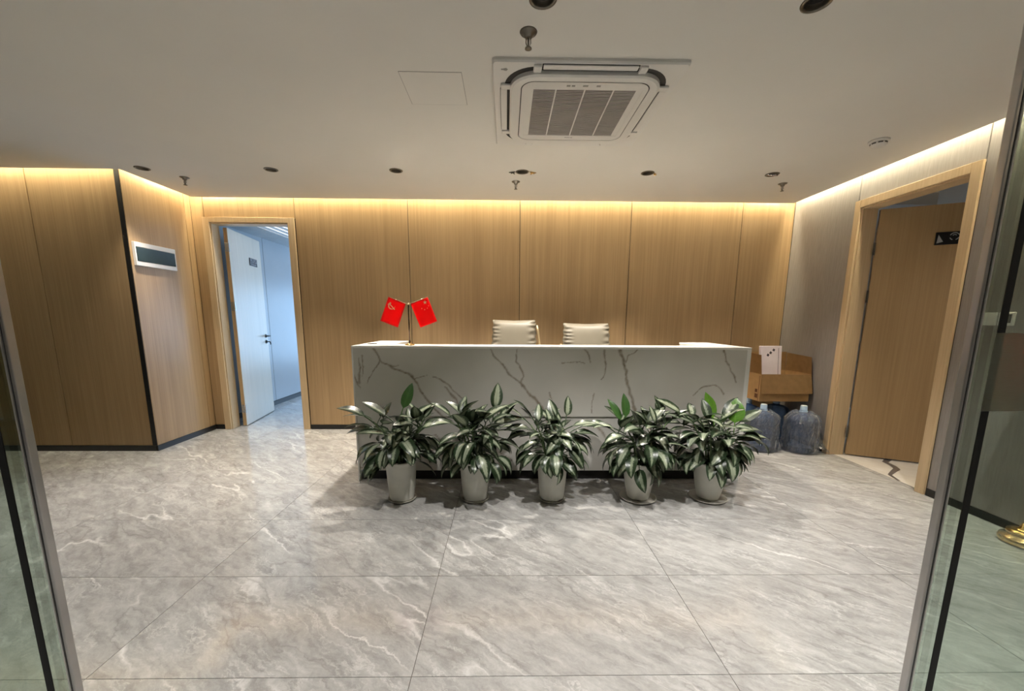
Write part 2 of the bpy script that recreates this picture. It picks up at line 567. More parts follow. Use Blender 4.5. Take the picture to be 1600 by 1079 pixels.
tag(ceiling, 'flat off-white painted ceiling with a light gap along the walls', None, None, 'structure')
# slab above, closing the cove
trim_up = obj('ceiling_slab', prism(BM(), [(-6.9, -3.4), (XR + 0.4, -3.4), (XR + 0.4, YB + 0.4), (-6.9, YB + 0.4)], 2.80, 2.86), 'plaster', ceiling)

def led(name, b, label):
    o = boxo(name, b, 'led_warm')
    tag(o, label, 'light strip', 'warm led strips in the ceiling gap')
    return o
zl = (2.735, 2.745)
led('led_strip', (XL + 0.1, XR - 0.1, YB - 0.075, YB - 0.05, *zl), 'warm light strip in the ceiling gap over the back wall')
led('led_strip', (XL + 0.05, XL + 0.075, YL + 0.02, YB - 0.1, *zl), 'warm light strip in the ceiling gap over the wall with the fuse box')
led('led_strip', (-6.5, XL + 0.02, YL - 0.075, YL - 0.05, *zl), 'warm light strip in the ceiling gap over the wall left of the corner')
led('led_strip', (XR - 0.075, XR - 0.05, -3.0, YB - 0.1, *zl), 'warm light strip in the ceiling gap over the grey right wall')

# ------------------------------------------------------------------ walls
PT = 0.012   # panel thickness

def struct(name, bm, mat, label):
    return tag(obj(name, bm, mat), label, None, None, 'structure')

def panel(parent, b, mat, name='wood_panel'):
    return boxo(name, b, mat, parent, bev=0.0015)

# back wall with the left door opening
DX0, DX1, DZ = -3.29, -2.425, 2.36
bm = BM()
box(bm, XL - 0.2, DX0 - 0.02, YB + PT, YB + 0.13, 0, 2.8)
box(bm, DX1 + 0.02, XR + 0.2, YB + PT, YB + 0.13, 0, 2.8)
box(bm, DX0 - 0.02, DX1 + 0.02, YB + PT, YB + 0.13, DZ + 0.02, 2.8)
wb = struct('wall_back', bm, 'joint_dark', 'back wall clad in vertical light-brown wood panels')
G = 0.0035
xs = [-2.347, -1.097, 0.153, 1.403, 2.660, XR]
for a, b in zip(xs, xs[1:]):
    panel(wb, (a + G, b - G, YB, YB + PT, 0.055, 2.8), 'wall_wood')
panel(wb, (-3.345 + G, -2.347 - G, YB, YB + PT, DZ + 0.05, 2.8), 'wall_wood')
panel(wb, (XL + 0.001, -3.345 - G, YB, YB + PT, 0.055, 2.8), 'wall_wood')
# left side wall
wl = struct('wall_left', box(BM(), XL - 0.12, XL - PT, YL + 0.03, YB + 0.02, 0, 2.8), 'joint_dark', 'short wood-panelled side wall that carries the fuse box')
panel(wl, (XL - PT, XL, YL + 0.004, 4.66 - G, 0.055, 2.8), 'wall_wood')
panel(wl, (XL - PT, XL, 4.66 + G, YB - 0.001, 0.055, 2.8), 'wall_wood')
# wall facing the camera on the far left
wf = struct('wall_left_front', box(BM(), -6.7, XL - PT, YL + PT, YL + 0.12, 0, 2.8), 'joint_dark', 'dark wood-panelled wall left of the corner')
xs = [-6.7, -5.545, -4.318, XL - 0.045]
for a, b in zip(xs, xs[1:]):
    panel(wf, (a + G, b - G, YL, YL + PT, 0.055, 2.8), 'wall_wood')
tr = struct('trim_1', box(BM(), XL - 0.045, XL - 0.004, YL - 0.002, YL + 0.004, 0.055, 2.8, bev=0.001), 'black_trim', 'black strip down the outer corner of the wood wall')
# right wall with the door opening
RY0, RY1, RZ = 2.965, 3.85, 2.345
bm = BM()
box(bm, XR + PT, XR + 0.14, -3.1, RY0 - 0.02, 0, 2.8)
box(bm, XR + PT, XR + 0.14, RY1 + 0.02, YB + 0.13, 0, 2.8)
box(bm, XR + PT, XR + 0.14, RY0 - 0.02, RY1 + 0.02, RZ + 0.02, 2.8)
wr = struct('wall_right', bm, 'joint_dark', 'right wall clad in grey-taupe panels')
ys = [-3.1, -0.6, 0.62, 1.68, 2.895]
for a, b in zip(ys, ys[1:]):
    panel(wr, (XR, XR + PT, a + G, b - G, 0.055, 2.8), 'grey_panel', 'grey_wall_panel')
panel(wr, (XR, XR + PT, 2.895 + G, 3.895 - G, RZ + 0.05, 2.8), 'grey_panel', 'grey_wall_panel')
panel(wr, (XR, XR + PT, 3.895 + G, YB - 0.001, 0.055, 2.8), 'grey_panel', 'grey_wall_panel')
struct('wall_far_left', box(BM(), -6.8, -6.7, -3.2, YL + 0.1, 0, 2.8), 'plaster', 'plain wall at the far left end')
struct('wall_front', box(BM(), -6.8, XR + 0.2, -3.3, -3.2, 0, 2.8), 'plaster', 'plain wall behind the viewer')
# baseboards
for nm, b, lb in (
        ('baseboard_back', (DX1 + 0.085, XR - 0.012, YB - 0.006, YB + PT, 0, 0.055), 'black skirting under the wood back wall'),
        ('baseboard_left', (XL - PT, XL + 0.008, YL - 0.006, YB - 0.008, 0, 0.055), 'black skirting under the fuse-box wall'),
        ('baseboard_left_corner', (XL + 0.009, DX0 - 0.078, YB - 0.006, YB + PT, 0, 0.055), 'black skirting in the corner beside the left door'),
        ('baseboard_left_front', (-6.7, XL - PT - 0.001, YL - 0.008, YL + PT, 0, 0.055), 'black skirting under the far left wall'),
        ('baseboard_right', (XR - 0.008, XR + PT, 3.93, YB - 0.009, 0, 0.055), 'black skirting behind the water bottles'),
        ('baseboard_right_front', (XR - 0.008, XR + PT, -3.1, RY0 - 0.08, 0, 0.055), 'black skirting along the grey wall right of the door')):
    struct(nm, box(BM(), *b), 'black_trim', lb)

# ------------------------------------------------------------------ left door (door_1)
d1 = thing('door_1', 'left doorway with wooden frame and pale door standing open', None, (0, 0, 0), kind='structure')
cw, cp = 0.072, 0.016
boxo('casing', (DX0 - cw, DX0, YB - cp, YB + 0.002, 0, DZ + 0.055), 'frame_wood', d1, 0.002)
boxo('casing', (DX1, DX1 + cw, YB - cp, YB + 0.002, 0, DZ + 0.055), 'frame_wood', d1, 0.002)
boxo('casing', (DX0, DX1, YB - cp, YB + 0.002, DZ, DZ + 0.055), 'frame_wood', d1, 0.002)
boxo('jamb', (DX0 - 0.018, DX0 + 0.012, YB + 0.003, YB + 0.13, 0, DZ - 0.001), 'frame_wood', d1, 0.002)
boxo('jamb', (DX1 - 0.012, DX1 + 0.018, YB + 0.003, YB + 0.13, 0, DZ - 0.001), 'frame_wood', d1, 0.002)
boxo('jamb', (DX0 + 0.012, DX1 - 0.012, YB + 0.003, YB + 0.13, DZ - 0.012, DZ + 0.018), 'frame_wood', d1, 0.002)
# leaf pivots on the left jamb, swung a little past a right angle
lw, lh, lt = 0.86, 2.335, 0.042
leaf = boxo('door_leaf', (0, lw, -lt, 0, 0.008, lh), ['pale_door'], d1, 0.002)
leaf.location = (DX0 + 0.055, YB + 0.125, 0)
leaf.rotation_euler = (0, 0, math.radians(99.5))
tag(leaf, 'pale door leaf seen edge on')
edge = boxo('leaf_edge', (-0.004, 0.0, -lt + 0.002, -0.002, 0.01, lh - 0.004), 'door_wood', leaf)
for z in (0.22, 1.45, 2.12):
    h = BM()
    tube(h, [(-0.008, -lt - 0.004, z - 0.05), (-0.008, -lt - 0.004, z + 0.05)], 0.008, 8)
    box(h, -0.006, 0.0, -lt, -0.006, z - 0.05, z + 0.05)
    obj('hinge', h, 'steel', leaf)
# lever handle with key, on the face towards the camera (local -y)
h = BM()
for cz in (1.075, 1.0):
    lathe_b = BM()
yf = -lt
def disc_y(bm, x, z, r, y0, y1, n=20):
    a = [bm.verts.new((x + r * math.cos(2 * PI * k / n), y0, z + r * math.sin(2 * PI * k / n))) for k in range(n)]
    b = [bm.verts.new((x + r * math.cos(2 * PI * k / n), y1, z + r * math.sin(2 * PI * k / n))) for k in range(n)]
    bm.faces.new(a); bm.faces.new(b[::-1])
    for k in range(n):
        bm.faces.new((a[k], b[k], b[(k + 1) % n], a[(k + 1) % n]))
disc_y(h, lw - 0.065, 1.075, 0.026, yf - 0.009, yf)
tube(h, [(lw - 0.065, yf, 1.075), (lw - 0.065, yf - 0.055, 1.075)], 0.009)
tube(h, [(lw - 0.058, yf - 0.052, 1.075), (lw - 0.13, yf - 0.055, 1.073), (lw - 0.185, yf - 0.05, 1.07)], [0.010, 0.009, 0.007])
disc_y(h, lw - 0.065, 0.995, 0.026, yf - 0.009, yf)
disc_y(h, lw - 0.065, 0.995, 0.013, yf - 0.016, yf)
box(h, lw - 0.067, lw - 0.063, yf - 0.05, yf - 0.012, 0.988, 1.0)
tube(h, [(lw - 0.065, yf - 0.048, 0.992), (lw - 0.062, yf - 0.052, 0.972), (lw - 0.065, yf - 0.05, 0.955)], 0.007)
tag(obj('lever_handle', h, 'can_dark', leaf), 'dark metal lever handle with key in the lock')
sg = boxo('sign_plate', (lw - 0.36, lw - 0.15, yf - 0.008, yf, 1.98, 2.075), 'sign_dark', leaf, 0.001)
tag(sg, 'small dark door plate')
p = BM()
xa = lw - 0.355
box(p, xa, xa + 0.003, yf - 0.0095, yf - 0.008, 1.99, 2.07)
for k, (dx, w_, z0, z1) in enumerate(((0.012, 0.006, 2.0, 2.065), (0.03, 0.02, 2.045, 2.062), (0.055, 0.004, 2.01, 2.06), (0.07, 0.025, 2.03, 2.036), (0.075, 0.004, 2.012, 2.062), (0.108, 0.028, 2.05, 2.056), (0.12, 0.004, 2.012, 2.06), (0.15, 0.03, 2.026, 2.032), (0.16, 0.004, 2.01, 2.06), (0.03, 0.14, 1.995, 1.999))):
    box(p, xa + dx, xa + dx + w_, yf - 0.0095, yf - 0.008, z0, z1)
obj('sign_lettering', p, 'sign_print', sg)

# room behind the left door
hw = struct('wall_hall_left', box(BM(), -3.66, -3.552, YB + 0.131, 9.5, 0, 2.8), 'joint_dark', 'blue-grey panelled wall of the room behind the left door')
ys = [YB + 0.135, 6.15, 7.35, 8.55, 9.5]
for a, b in zip(ys, ys[1:]):
    panel(hw, (-3.552, -3.54, a + G, b - G, 0.07, 2.46), 'hall_panel', 'grey_wall_panel')
struct('baseboard_hall', box(BM(), -3.552, -3.535, YB + 0.132, 9.5, 0, 0.065), 'black_trim', 'dark skirting in the room behind the left door')
so = struct('trim_2', box(BM(), -3.551, -3.16, YB + 0.132, 9.5, 2.46, 2.79), 'hall_soffit', 'grey dropped soffit along the ceiling behind the left door')
bm = BM()
EX0, EX1, EZ0, EZ1 = -3.3, 1.0, 0.30, 2.0
box(bm, -3.7, EX0, 9.5, 9.6, 0, 2.8)
box(bm, EX1, 1.3, 9.5, 9.6, 0, 2.8)
box(bm, EX0, EX1, 9.5, 9.6, 0, EZ0)
box(bm, EX0, EX1, 9.5, 9.6, EZ1, 2.8)
struct('wall_hall_end', bm, 'plaster', 'end wall of the room behind the left door')
hc = struct('ceiling_hall', box(BM(), -3.7, 1.3, YB + 0.131, 9.6, 2.80, 2.86), 'slat_white', 'white slatted ceiling of the room behind the left door')
for k in range(24):
    x = -3.135 + k * 0.11
    boxo('ceiling_slat', (x, x + 0.075, YB + 0.14, 9.4, 2.46, 2.49), 'slat_white', hc)
# luminous panel lamps between slats and slab
lp = boxo('light_panel', (-3.12, -0.6, 5.0, 9.2, 2.66, 2.69), 'led_panel')
tag(lp, 'white light panel above the ceiling slats behind the left door', 'light')
# right-hand wall with a big window
bm = BM()
WY0, WY1, WZ0, WZ1 = 5.4, 9.0, 0.5, 2.45
box(bm, 1.2, 1.3, YB + 0.131, WY0, 0, 2.8)
box(bm, 1.2, 1.3, WY1, 9.5, 0, 2.8)
box(bm, 1.2, 1.3, WY0, WY1, 0, WZ0)
box(bm, 1.2, 1.3, WY0, WY1, WZ1, 2.8)
struct('wall_hall_right', bm, 'plaster', 'window wall of the room behind the left door')
w3 = thing('window_3', 'wide window letting daylight into the room behind the left door', None, kind='structure')
for y in (WY0, WY0 + 1.18, WY0 + 2.38, WY1 - 0.05):
    boxo('mullion', (1.22, 1.28, y, y + 0.05, WZ0, WZ1), 'aluminium', w3)
boxo('window_rail', (1.22, 1.28, WY0 + 0.05, WY1 - 0.05, WZ0, WZ0 + 0.05), 'aluminium', w3)
boxo('window_rail', (1.22, 1.28, WY0 + 0.05, WY1 - 0.05, WZ1 - 0.05, WZ1), 'aluminium', w3)
ys = [WY0 + 0.05, WY0 + 1.18, WY0 + 1.23, WY0 + 2.38, WY0 + 2.43, WY1 - 0.05]
for k in range(3):
    boxo('glass_pane', (1.247, 1.253, ys[2 * k], ys[2 * k + 1], WZ0 + 0.05, WZ1 - 0.05), 'window_glass', w3)
def area(name, loc, rot, sx, sy, energy, color, parent=None):
    l = bpy.data.lights.new(name, 'AREA')
    l.shape = 'RECTANGLE'
    l.size, l.size_y, l.energy, l.color = sx, sy, energy, color
    o = bpy.data.objects.new(name, l)
    COL.objects.link(o)
    o.location = loc
    o.rotation_euler = rot
    if parent:
        o.parent = parent
    return o
w4 = thing('window_4', 'window in the end wall of the room behind the left door', None, kind='structure')
n4 = 4
for k in range(n4 + 1):
    x = EX0 + (EX1 - EX0 - 0.05) * k / n4
    boxo('mullion', (x, x + 0.05, 9.52, 9.58, EZ0, EZ1), 'aluminium', w4)
    if k < n4:
        x2 = EX0 + (EX1 - EX0 - 0.05) * (k + 1) / n4
        boxo('glass_pane', (x + 0.05, x2, 9.547, 9.553, EZ0, EZ1), 'window_glass', w4)
area('daylight', ((EX0 + EX1) / 2, 9.49, (EZ0 + EZ1) / 2), (math.radians(90), 0, PI), EX1 - EX0 - 0.1, EZ1 - EZ0 - 0.1, DAY_ENERGY * 1.35, DAY_COLOR, w4)
area('daylight', (1.19, (WY0 + WY1) / 2, (WZ0 + WZ1) / 2), (0, math.radians(90), 0), WZ1 - WZ0 - 0.1, WY1 - WY0 - 0.1, DAY_ENERGY * 0.85, DAY_COLOR, w3)

# ------------------------------------------------------------------ right door (door_2)
d2 = thing('door_2', 'right doorway with light wooden frame and brown door standing ajar', None, kind='structure')
cw = 0.07
boxo('casing', (XR - 0.018, XR + 0.002, RY0 - cw, RY0, 0, RZ + 0.066), 'frame_wood', d2, 0.002)
boxo('casing', (XR - 0.018, XR + 0.002, RY1, RY1 + cw - 0.01, 0, RZ + 0.066), 'frame_wood', d2, 0.002)
boxo('casing', (XR - 0.018, XR + 0.002, RY0, RY1, RZ, RZ + 0.066), 'frame_wood', d2, 0.002)
boxo('jamb', (XR + 0.003, XR + 0.145, RY0 - 0.018, RY0 + 0.012, 0, RZ - 0.001), 'frame_wood', d2, 0.002)
boxo('jamb', (XR + 0.003, XR + 0.145, RY1 - 0.012, RY1 + 0.018, 0, RZ - 0.001), 'frame_wood', d2, 0.002)
boxo('jamb', (XR + 0.003, XR + 0.145, RY0 + 0.012, RY1 - 0.012, RZ - 0.012, RZ + 0.018), 'frame_wood', d2, 0.002)
rl = boxo('door_leaf', (0, 0.85, 0, 0.042, 0.012, RZ - 0.02), 'door_wood', d2, 0.002)
rl.location = (XR + 0.152, RY1 - 0.03, 0)
rl.rotation_euler = (0, 0, math.radians(-26.5))
tag(rl, 'brown wooden door leaf')
for z in (0.24, 1.55, 1.98):
    h = BM()
    tube(h, [(-0.010, -0.006, z - 0.055), (-0.010, -0.006, z + 0.055)], 0.009, 8)
    box(h, -0.004, 0.0, 0.002, 0.038, z - 0.055, z + 0.055)
    obj('hinge', h, 'dark_bronze', rl)
sg = boxo('sign_plate', (0.40, 0.625, -0.008, 0, 1.985, 2.09), 'sign_black', rl, 0.001)
tag(sg, 'small black door plate')
p = BM()
a = [p.verts.new(q) for q in ((0.41, -0.0092, 1.997), (0.452, -0.0092, 2.009), (0.416, -0.0092, 2.07))]
p.faces.new(a)
obj('sign_mark', p, 'sign_print', sg)
p = BM()
cx, cz = 0.52, 2.05
for a0, a1, r0, r1 in ((20, 160, 0.026, 0.033), (200, 250, 0.026, 0.033), (290, 340, 0.026, 0.033), (30, 150, 0.011, 0.017)):
    pr_ = None
    for k in range(9):
        t = math.radians(a0 + (a1 - a0) * k / 8)
        q = (p.verts.new((cx + r0 * math.cos(t), -0.0092, cz + r0 * math.sin(t))), p.verts.new((cx + r1 * math.cos(t), -0.0092, cz + r1 * math.sin(t))))
        if pr_:
            p.faces.new((pr_[0], pr_[1], q[1], q[0]))
        pr_ = q
obj('sign_emblem', p, 'sign_print', sg)
# room behind the right door
fr = struct('floor_side_room', box(BM(), XR + 0.06, 6.2, 1.4, 6.0, -0.06, -0.001), 'cream_marble', 'cream marble floor of the room behind the right door')
vn = BM()   # dark inlaid band that meanders over the cream floor
pts = [(3.31, 3.16), (3.36, 3.30), (3.47, 3.38), (3.56, 3.44), (3.60, 3.52), (3.62, 3.62), (3.80, 3.75), (4.1, 4.0), (4.6, 4.2)]
prv = None
for k, q in enumerate(pts):
    t = (Vector(pts[min(k + 1, len(pts) - 1)]) - Vector(pts[max(k - 1, 0)])).normalized()
    nn = Vector((-t.y, t.x)) * (0.010 + 0.014 * min(1, k / 3))
    q = Vector(q)
    v = (vn.verts.new((q.x + nn.x, q.y + nn.y, 0.0)), vn.verts.new((q.x - nn.x, q.y - nn.y, 0.0)))
    if prv:
        vn.faces.new((prv[0], prv[1], v[1], v[0]))
    prv = v
plain('inlay_grey', (0.16, 0.14, 0.13), rough=0.3)
obj('floor_inlay', vn, 'inlay_grey', fr)
struct('wall_side_room_end', box(BM(), 6.2, 6.3, 1.3, 6.1, 0, 2.8), 'plaster', 'far wall of the room behind the right door')
struct('wall_side_room_back', box(BM(), XR + 0.15, 6.2, 6.0, 6.1, 0, 2.8), 'plaster', 'back wall of the room behind the right door')
struct('wall_side_room_front', box(BM(), XR + 0.15, 6.2, 1.3, 1.4, 0, 2.8), 'plaster', 'near wall of the room behind the right door')
cs = struct('ceiling_side_room', box(BM(), XR + 0.15, 6.2, 1.4, 6.0, 2.62, 2.8), 'ceiling_paint', 'white ceiling of the room behind the right door')
boxo('ceiling_drop', (XR + 0.15, 4.4, 4.3, 6.0, 2.50, 2.62), 'ceiling_paint', cs)
boxo('air_slot', (3.75, 5.4, 3.30, 3.36, 2.612, 2.622), 'black_trim', cs)
sl = thing('ceiling_lamp', 'round ceiling lamp in the room behind the right door', 'lamp', (4.35, 2.3, 2.62))
obj('lamp_ring', lathe(BM(), [(0.13, -0.0), (0.13, -0.03), (0.115, -0.035), (0.11, -0.01)], 28), 'white_plastic', sl)
obj('lamp_diffuser', lathe(BM(), [(0.02, -0.028), (0.109, -0.026), (0.109, -0.004), (0.02, -0.002)], 28), 'lamp_lens', sl)
pl = bpy.data.lights.new('side_room_bulb', 'SPOT')
pl.energy = 62; pl.color = (1.0, 0.90, 0.76); pl.shadow_soft_size = 0.09
pl.spot_size = math.radians(150); pl.spot_blend = 1.0
plo = bpy.data.objects.new('side_room_bulb', pl)
COL.objects.link(plo); plo.parent = sl; plo.location = (0, 0, -0.05)

# ------------------------------------------------------------------ glass front (the viewer stands in the opening)
def glass_side(name, xe, sgn, xend, label):
    w = thing(name, label, None, kind='structure')
    def B(nm, a, b, y0, y1, z0, z1, m, bev=0.0, seg=1):
        x0, x1 = sorted((xe + sgn * a, xe + sgn * b))
        return boxo(nm, (x0, x1, y0, y1, z0, z1), m, w, bev, seg)
    B('edge_profile', 0.0, 0.0085, 0.990, 1.010, 0.0, HC, 'aluminium', 0.0035, 4)
    B('edge_groove', 0.0087, 0.0155, 0.9945, 1.0055, 0.0, HC, 'groove')
    B('edge_bead', 0.0157, 0.021, 0.992, 1.008, 0.0, HC, 'aluminium_pale', 0.002, 2)
    x1 = abs(xend - xe)
    B('glass_pane', 0.0215, x1, 0.994, 1.006, 0.0, HC, 'pane_glass')
    B('rubber_gasket', 0.062, 0.081, 0.9915, 0.9938, 0.0, HC, 'gasket')
    B('frosted_film', 0.057, min(x1, 3.0), 0.9898, 0.9908, 1.095, 1.294, 'frost_film')
    return w
plain('aluminium_pale', (0.62, 0.61, 0.59), rough=0.35, metal=0.7, var=0.05)
glass_side('window_1', 1.160, 1, XR - 0.01, 'glass panel on the right with a metal edge and a black seal')
glass_side('window_2', -1.199, -1, -6.6, 'glass panel on the left with a metal edge and a black seal')

# ------------------------------------------------------------------ downlights
def spot(loc, cfg, parent):
    l = bpy.data.lights.new('lamp', 'SPOT')
    l.energy = cfg['energy']; l.color = cfg['color']
    l.spot_size = math.radians(cfg['size']); l.spot_blend = cfg['blend']
    l.shadow_soft_size = 0.035
    o = bpy.data.objects.new('lamp', l)
    COL.objects.link(o)
    o.parent = parent
    o.location = loc
    return o
dl_ring = lathe(BM(), [(0.0445, 0.0), (0.058, 0.0), (0.057, -0.004), (0.047, -0.006), (0.043, 0.0), (0.041, 0.02)], 28, cap=False)
dl_can = lathe(BM(), [(0.0435, 0.0), (0.0425, 0.03), (0.034, 0.075), (0.03, 0.08)], 24, cap=False)
dl_lens = lathe(BM(), [(0.003, 0.078), (0.031, 0.078), (0.031, 0.084), (0.003, 0.084)], 20)
def tomesh(bm, mat, smooth=True):
    me = bpy.data.meshes.new('part')
    bm.normal_update(); bm.to_mesh(me); bm.free()
    me.materials.append(MATS[mat])
    for p_ in me.polygons:
        p_.use_smooth = smooth
    return me
me_ring, me_can, me_lens = tomesh(dl_ring, 'dark_bronze'), tomesh(dl_can, 'can_dark'), tomesh(dl_lens, 'lamp_lens')
def child(name, me, parent, loc=(0, 0, 0)):
    o = bpy.data.objects.new(name, me)
    COL.objects.link(o)
    o.parent = parent
    o.location = loc
    return o
def downlight(x, y, label, group, cfg):
    t = thing('downlight', label, 'downlight', (x, y, HC), group=group)
    child('trim_ring', me_ring, t); child('reflector', me_can, t); child('lamp_lens', me_lens, t)
    if cfg:
        spot((0, 0, -0.012), cfg, t)
    return t
lab = ['leftmost recessed downlight, above the wood wall corner', 'second downlight from the left in the row near the back wall',
       'third downlight from the left, above the left end of the counter', 'downlight with two loose spring clips above the middle of the counter',
       'downlight with one loose clip, fifth in the row near the back wall', 'rightmost downlight of the row near the back wall']
rows = [downlight(x, y, l, 'downlights in the row near the back wall', dict(SPOT_BACK, energy=SPOT_BACK['energy'] * k)) for (x, y), l, k in zip(DL_BACK, lab, DL_POWER)]
downlight(*DL_FRONT[0], 'downlight cut by the top edge of the picture, beside the near sprinkler', 'downlights nearest the viewer', SPOT_FRONT)
downlight(*DL_FRONT[1], 'downlight cut by the top edge of the picture, upper right', 'downlights nearest the viewer', SPOT_FRONT)
for (x, y), where in zip(DL_ADDED, ('above the floor before the fuse-box wall', 'before the brown door on the right', 'behind the left glass panel, farthest left',
                                      'behind the left glass panel, nearer the opening', 'straight above the viewer', 'behind the right glass panel')):
    downlight(x, y, 'added downlight outside the picture, ' + where, 'added downlights outside the picture', dict(SPOT_FRONT, energy=SPOT_FRONT['energy'] * (1.35 if x == -2.60 else 1.0)))
def clip(parent, x, s, m='dark_bronze'):
    b = BM()
    tube(b, [(x, 0, 0), (x + s * 0.02, -0.004, -0.008), (x + s * 0.055, 0.01, -0.004)], [0.006, 0.007, 0.003], 6)
    tube(b, [(x + s * 0.02, -0.004, -0.008), (x + s * 0.035, -0.02, -0.022)], [0.006, 0.004], 6)
    tube(b, [(x + s * 0.02, -0.004, -0.008), (x + s * 0.006, -0.015, -0.024)], [0.006, 0.005], 6)
    obj('spring_clip', b, m, parent)
clip(rows[3], -0.062, -1); clip(rows[3], 0.068, 1, 'brass')
clip(rows[4], 0.052, 0.5, 'brass')
b = BM()
tube(b, [(-0.05, 0, -0.006), (0, 0.005, -0.010), (0.05, 0, -0.006)], 0.006, 6)
obj('spring_clip', b, 'steel', rows[5])

# ------------------------------------------------------------------ sprinklers
sp_plate = tomesh(lathe(BM(), [(0.006, 0.0), (0.040, 0.0), (0.037, -0.005), (0.020, -0.012), (0.017, -0.022), (0.006, -0.024)], 24), 'dark_bronze')
sb = BM()
lathe(sb, [(0.004, -0.02), (0.004, -0.062), (0.003, -0.066)], 10)
for s in (-1, 1):
    tube(sb, [(s * 0.010, 0, -0.022), (s * 0.011, 0, -0.045), (s * 0.003, 0, -0.062)], 0.0022, 6)
sp_stem = tomesh(sb, 'dark_bronze')
sp_defl = tomesh(lathe(BM(), [(0.003, -0.064), (0.015, -0.064), (0.016, -0.068), (0.003, -0.070)], 18), 'dark_bronze')
for (x, y), l in zip(((-2.985, 4.045), (0.088, 4.06), (2.61, 4.03), (0.097, 2.055)),
                     ('sprinkler head near the left side wall', 'sprinkler head below the downlight with two loose clips', 'sprinkler head near the right wall corner', 'large sprinkler head at the top of the picture')):
    t = thing('sprinkler', l, 'sprinkler', (x, y, HC), group='ceiling sprinklers')
    child('escutcheon', sp_plate, t); child('stem', sp_stem, t); child('deflector', sp_defl, t)

# ------------------------------------------------------------------ smoke detector
t = thing('smoke_detector', 'round white smoke detector on the ceiling near the right door', 'smoke detector', (2.672, 3.10, HC))
obj('base', lathe(BM(), [(0.01, 0), (0.062, 0), (0.062, -0.012), (0.055, -0.016), (0.01, -0.016)], 32), 'ac_white', t, True)
obj('dome', lathe(BM(), [(0.049, -0.014), (0.050, -0.024), (0.044, -0.036), (0.030, -0.042), (0.004, -0.043)], 32), 'ac_white', t, True)
for k in range(8):
    b = BM()
    prv = None
    for i in range(5):
        a = 2 * PI * k / 8 + i / 4 * 0.55
        v = (b.verts.new((0.0505 * math.cos(a), 0.0505 * math.sin(a), -0.019)), b.verts.new((0.0495 * math.cos(a), 0.0495 * math.sin(a), -0.0275)))
        if prv:
            b.faces.new((prv[0], v[0], v[1], prv[1]))
        prv = v
    obj('vent_slot', b, 'ac_dark', t)

# ------------------------------------------------------------------ ceiling access hatch
t = thing('access_hatch', 'flush square access hatch in the ceiling left of the air conditioner', 'hatch', (0, 0, HC))
HX0, HX1, HY0, HY1 = -0.572, -0.238, 2.362, 2.69
o_ = [(HX0, HY0), (HX1, HY0), (HX1, HY1), (HX0, HY1)]
i_ = [(HX0 + 0.003, HY0 + 0.003), (HX1 - 0.003, HY0 + 0.003), (HX1 - 0.003, HY1 - 0.003), (HX0 + 0.003, HY1 - 0.003)]
obj('joint', ring_prism(BM(), o_, i_, -0.0012, 0.004), 'mark_grey', t)
boxo('hatch_door', (HX0 + 0.003, HX1 - 0.003, HY0 + 0.003, HY1 - 0.003, -0.002, 0.004), 'ceiling_paint', t)

# ------------------------------------------------------------------ cassette air conditioner
ac = thing('air_conditioner', 'square white cassette air conditioner in the ceiling', 'air conditioner', (0.425, 2.72, HC))
b = BM()
prof = [(0.5, 0.0, 0.02), (0.5, -0.012, 0.02), (0.494, -0.020, 0.02)]
rings = []
for h, z, r in prof:
    rings.append([b.verts.new((x, y, z)) for x, y in rrect(0, 0, h, h * 0.98, r, 4)])
n = len(rings[0])
for A_, B_ in zip(rings, rings[1:]):
    for k in range(n):
        b.faces.new((A_[k], B_[k], B_[(k + 1) % n], A_[(k + 1) % n]))
b.faces.new(rings[-1][::-1]); b.faces.new(rings[0])
obj('panel', b, 'ac_white', ac)
# dark recess ring round the centre, centre frame with rounded corners
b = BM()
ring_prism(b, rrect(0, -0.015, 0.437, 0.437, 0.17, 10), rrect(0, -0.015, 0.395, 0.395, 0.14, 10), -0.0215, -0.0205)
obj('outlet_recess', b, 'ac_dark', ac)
b = BM()
o1 = rrect(0, -0.015, 0.408, 0.408, 0.145, 10); o2 = rrect(0, -0.015, 0.398, 0.398, 0.14, 10); i1 = rrect(0, -0.03, 0.349, 0.349, 0.075, 10)
n = len(o1)
L = [[b.verts.new((x, y, z)) for x, y in pl] for pl, z in ((o1, -0.020), (o1, -0.040), (o2, -0.047), (i1, -0.049), (i1, -0.043))]
for A_, B_ in zip(L, L[1:]):
    for k in range(n):
        b.faces.new((A_[k], B_[k], B_[(k + 1) % n], A_[(k + 1) % n]))
obj('centre_frame', b, 'ac_white', ac)
obj('lid_groove', ring_prism(BM(), rrect(0, -0.03, 0.352, 0.352, 0.075, 10), rrect(0, -0.03, 0.338, 0.338, 0.07, 10), -0.0445, -0.0435), 'ac_dark', ac)
b = BM()
i0 = rrect(0, -0.03, 0.3435, 0.3435, 0.071, 10)
gx, gy0, gy1 = 0.315, -0.305, 0.245
L0 = [b.verts.new((x, y, -0.049)) for x, y in i0]
gr = [(gx, gy1), (-gx, gy1), (-gx, gy0), (gx, gy0)]
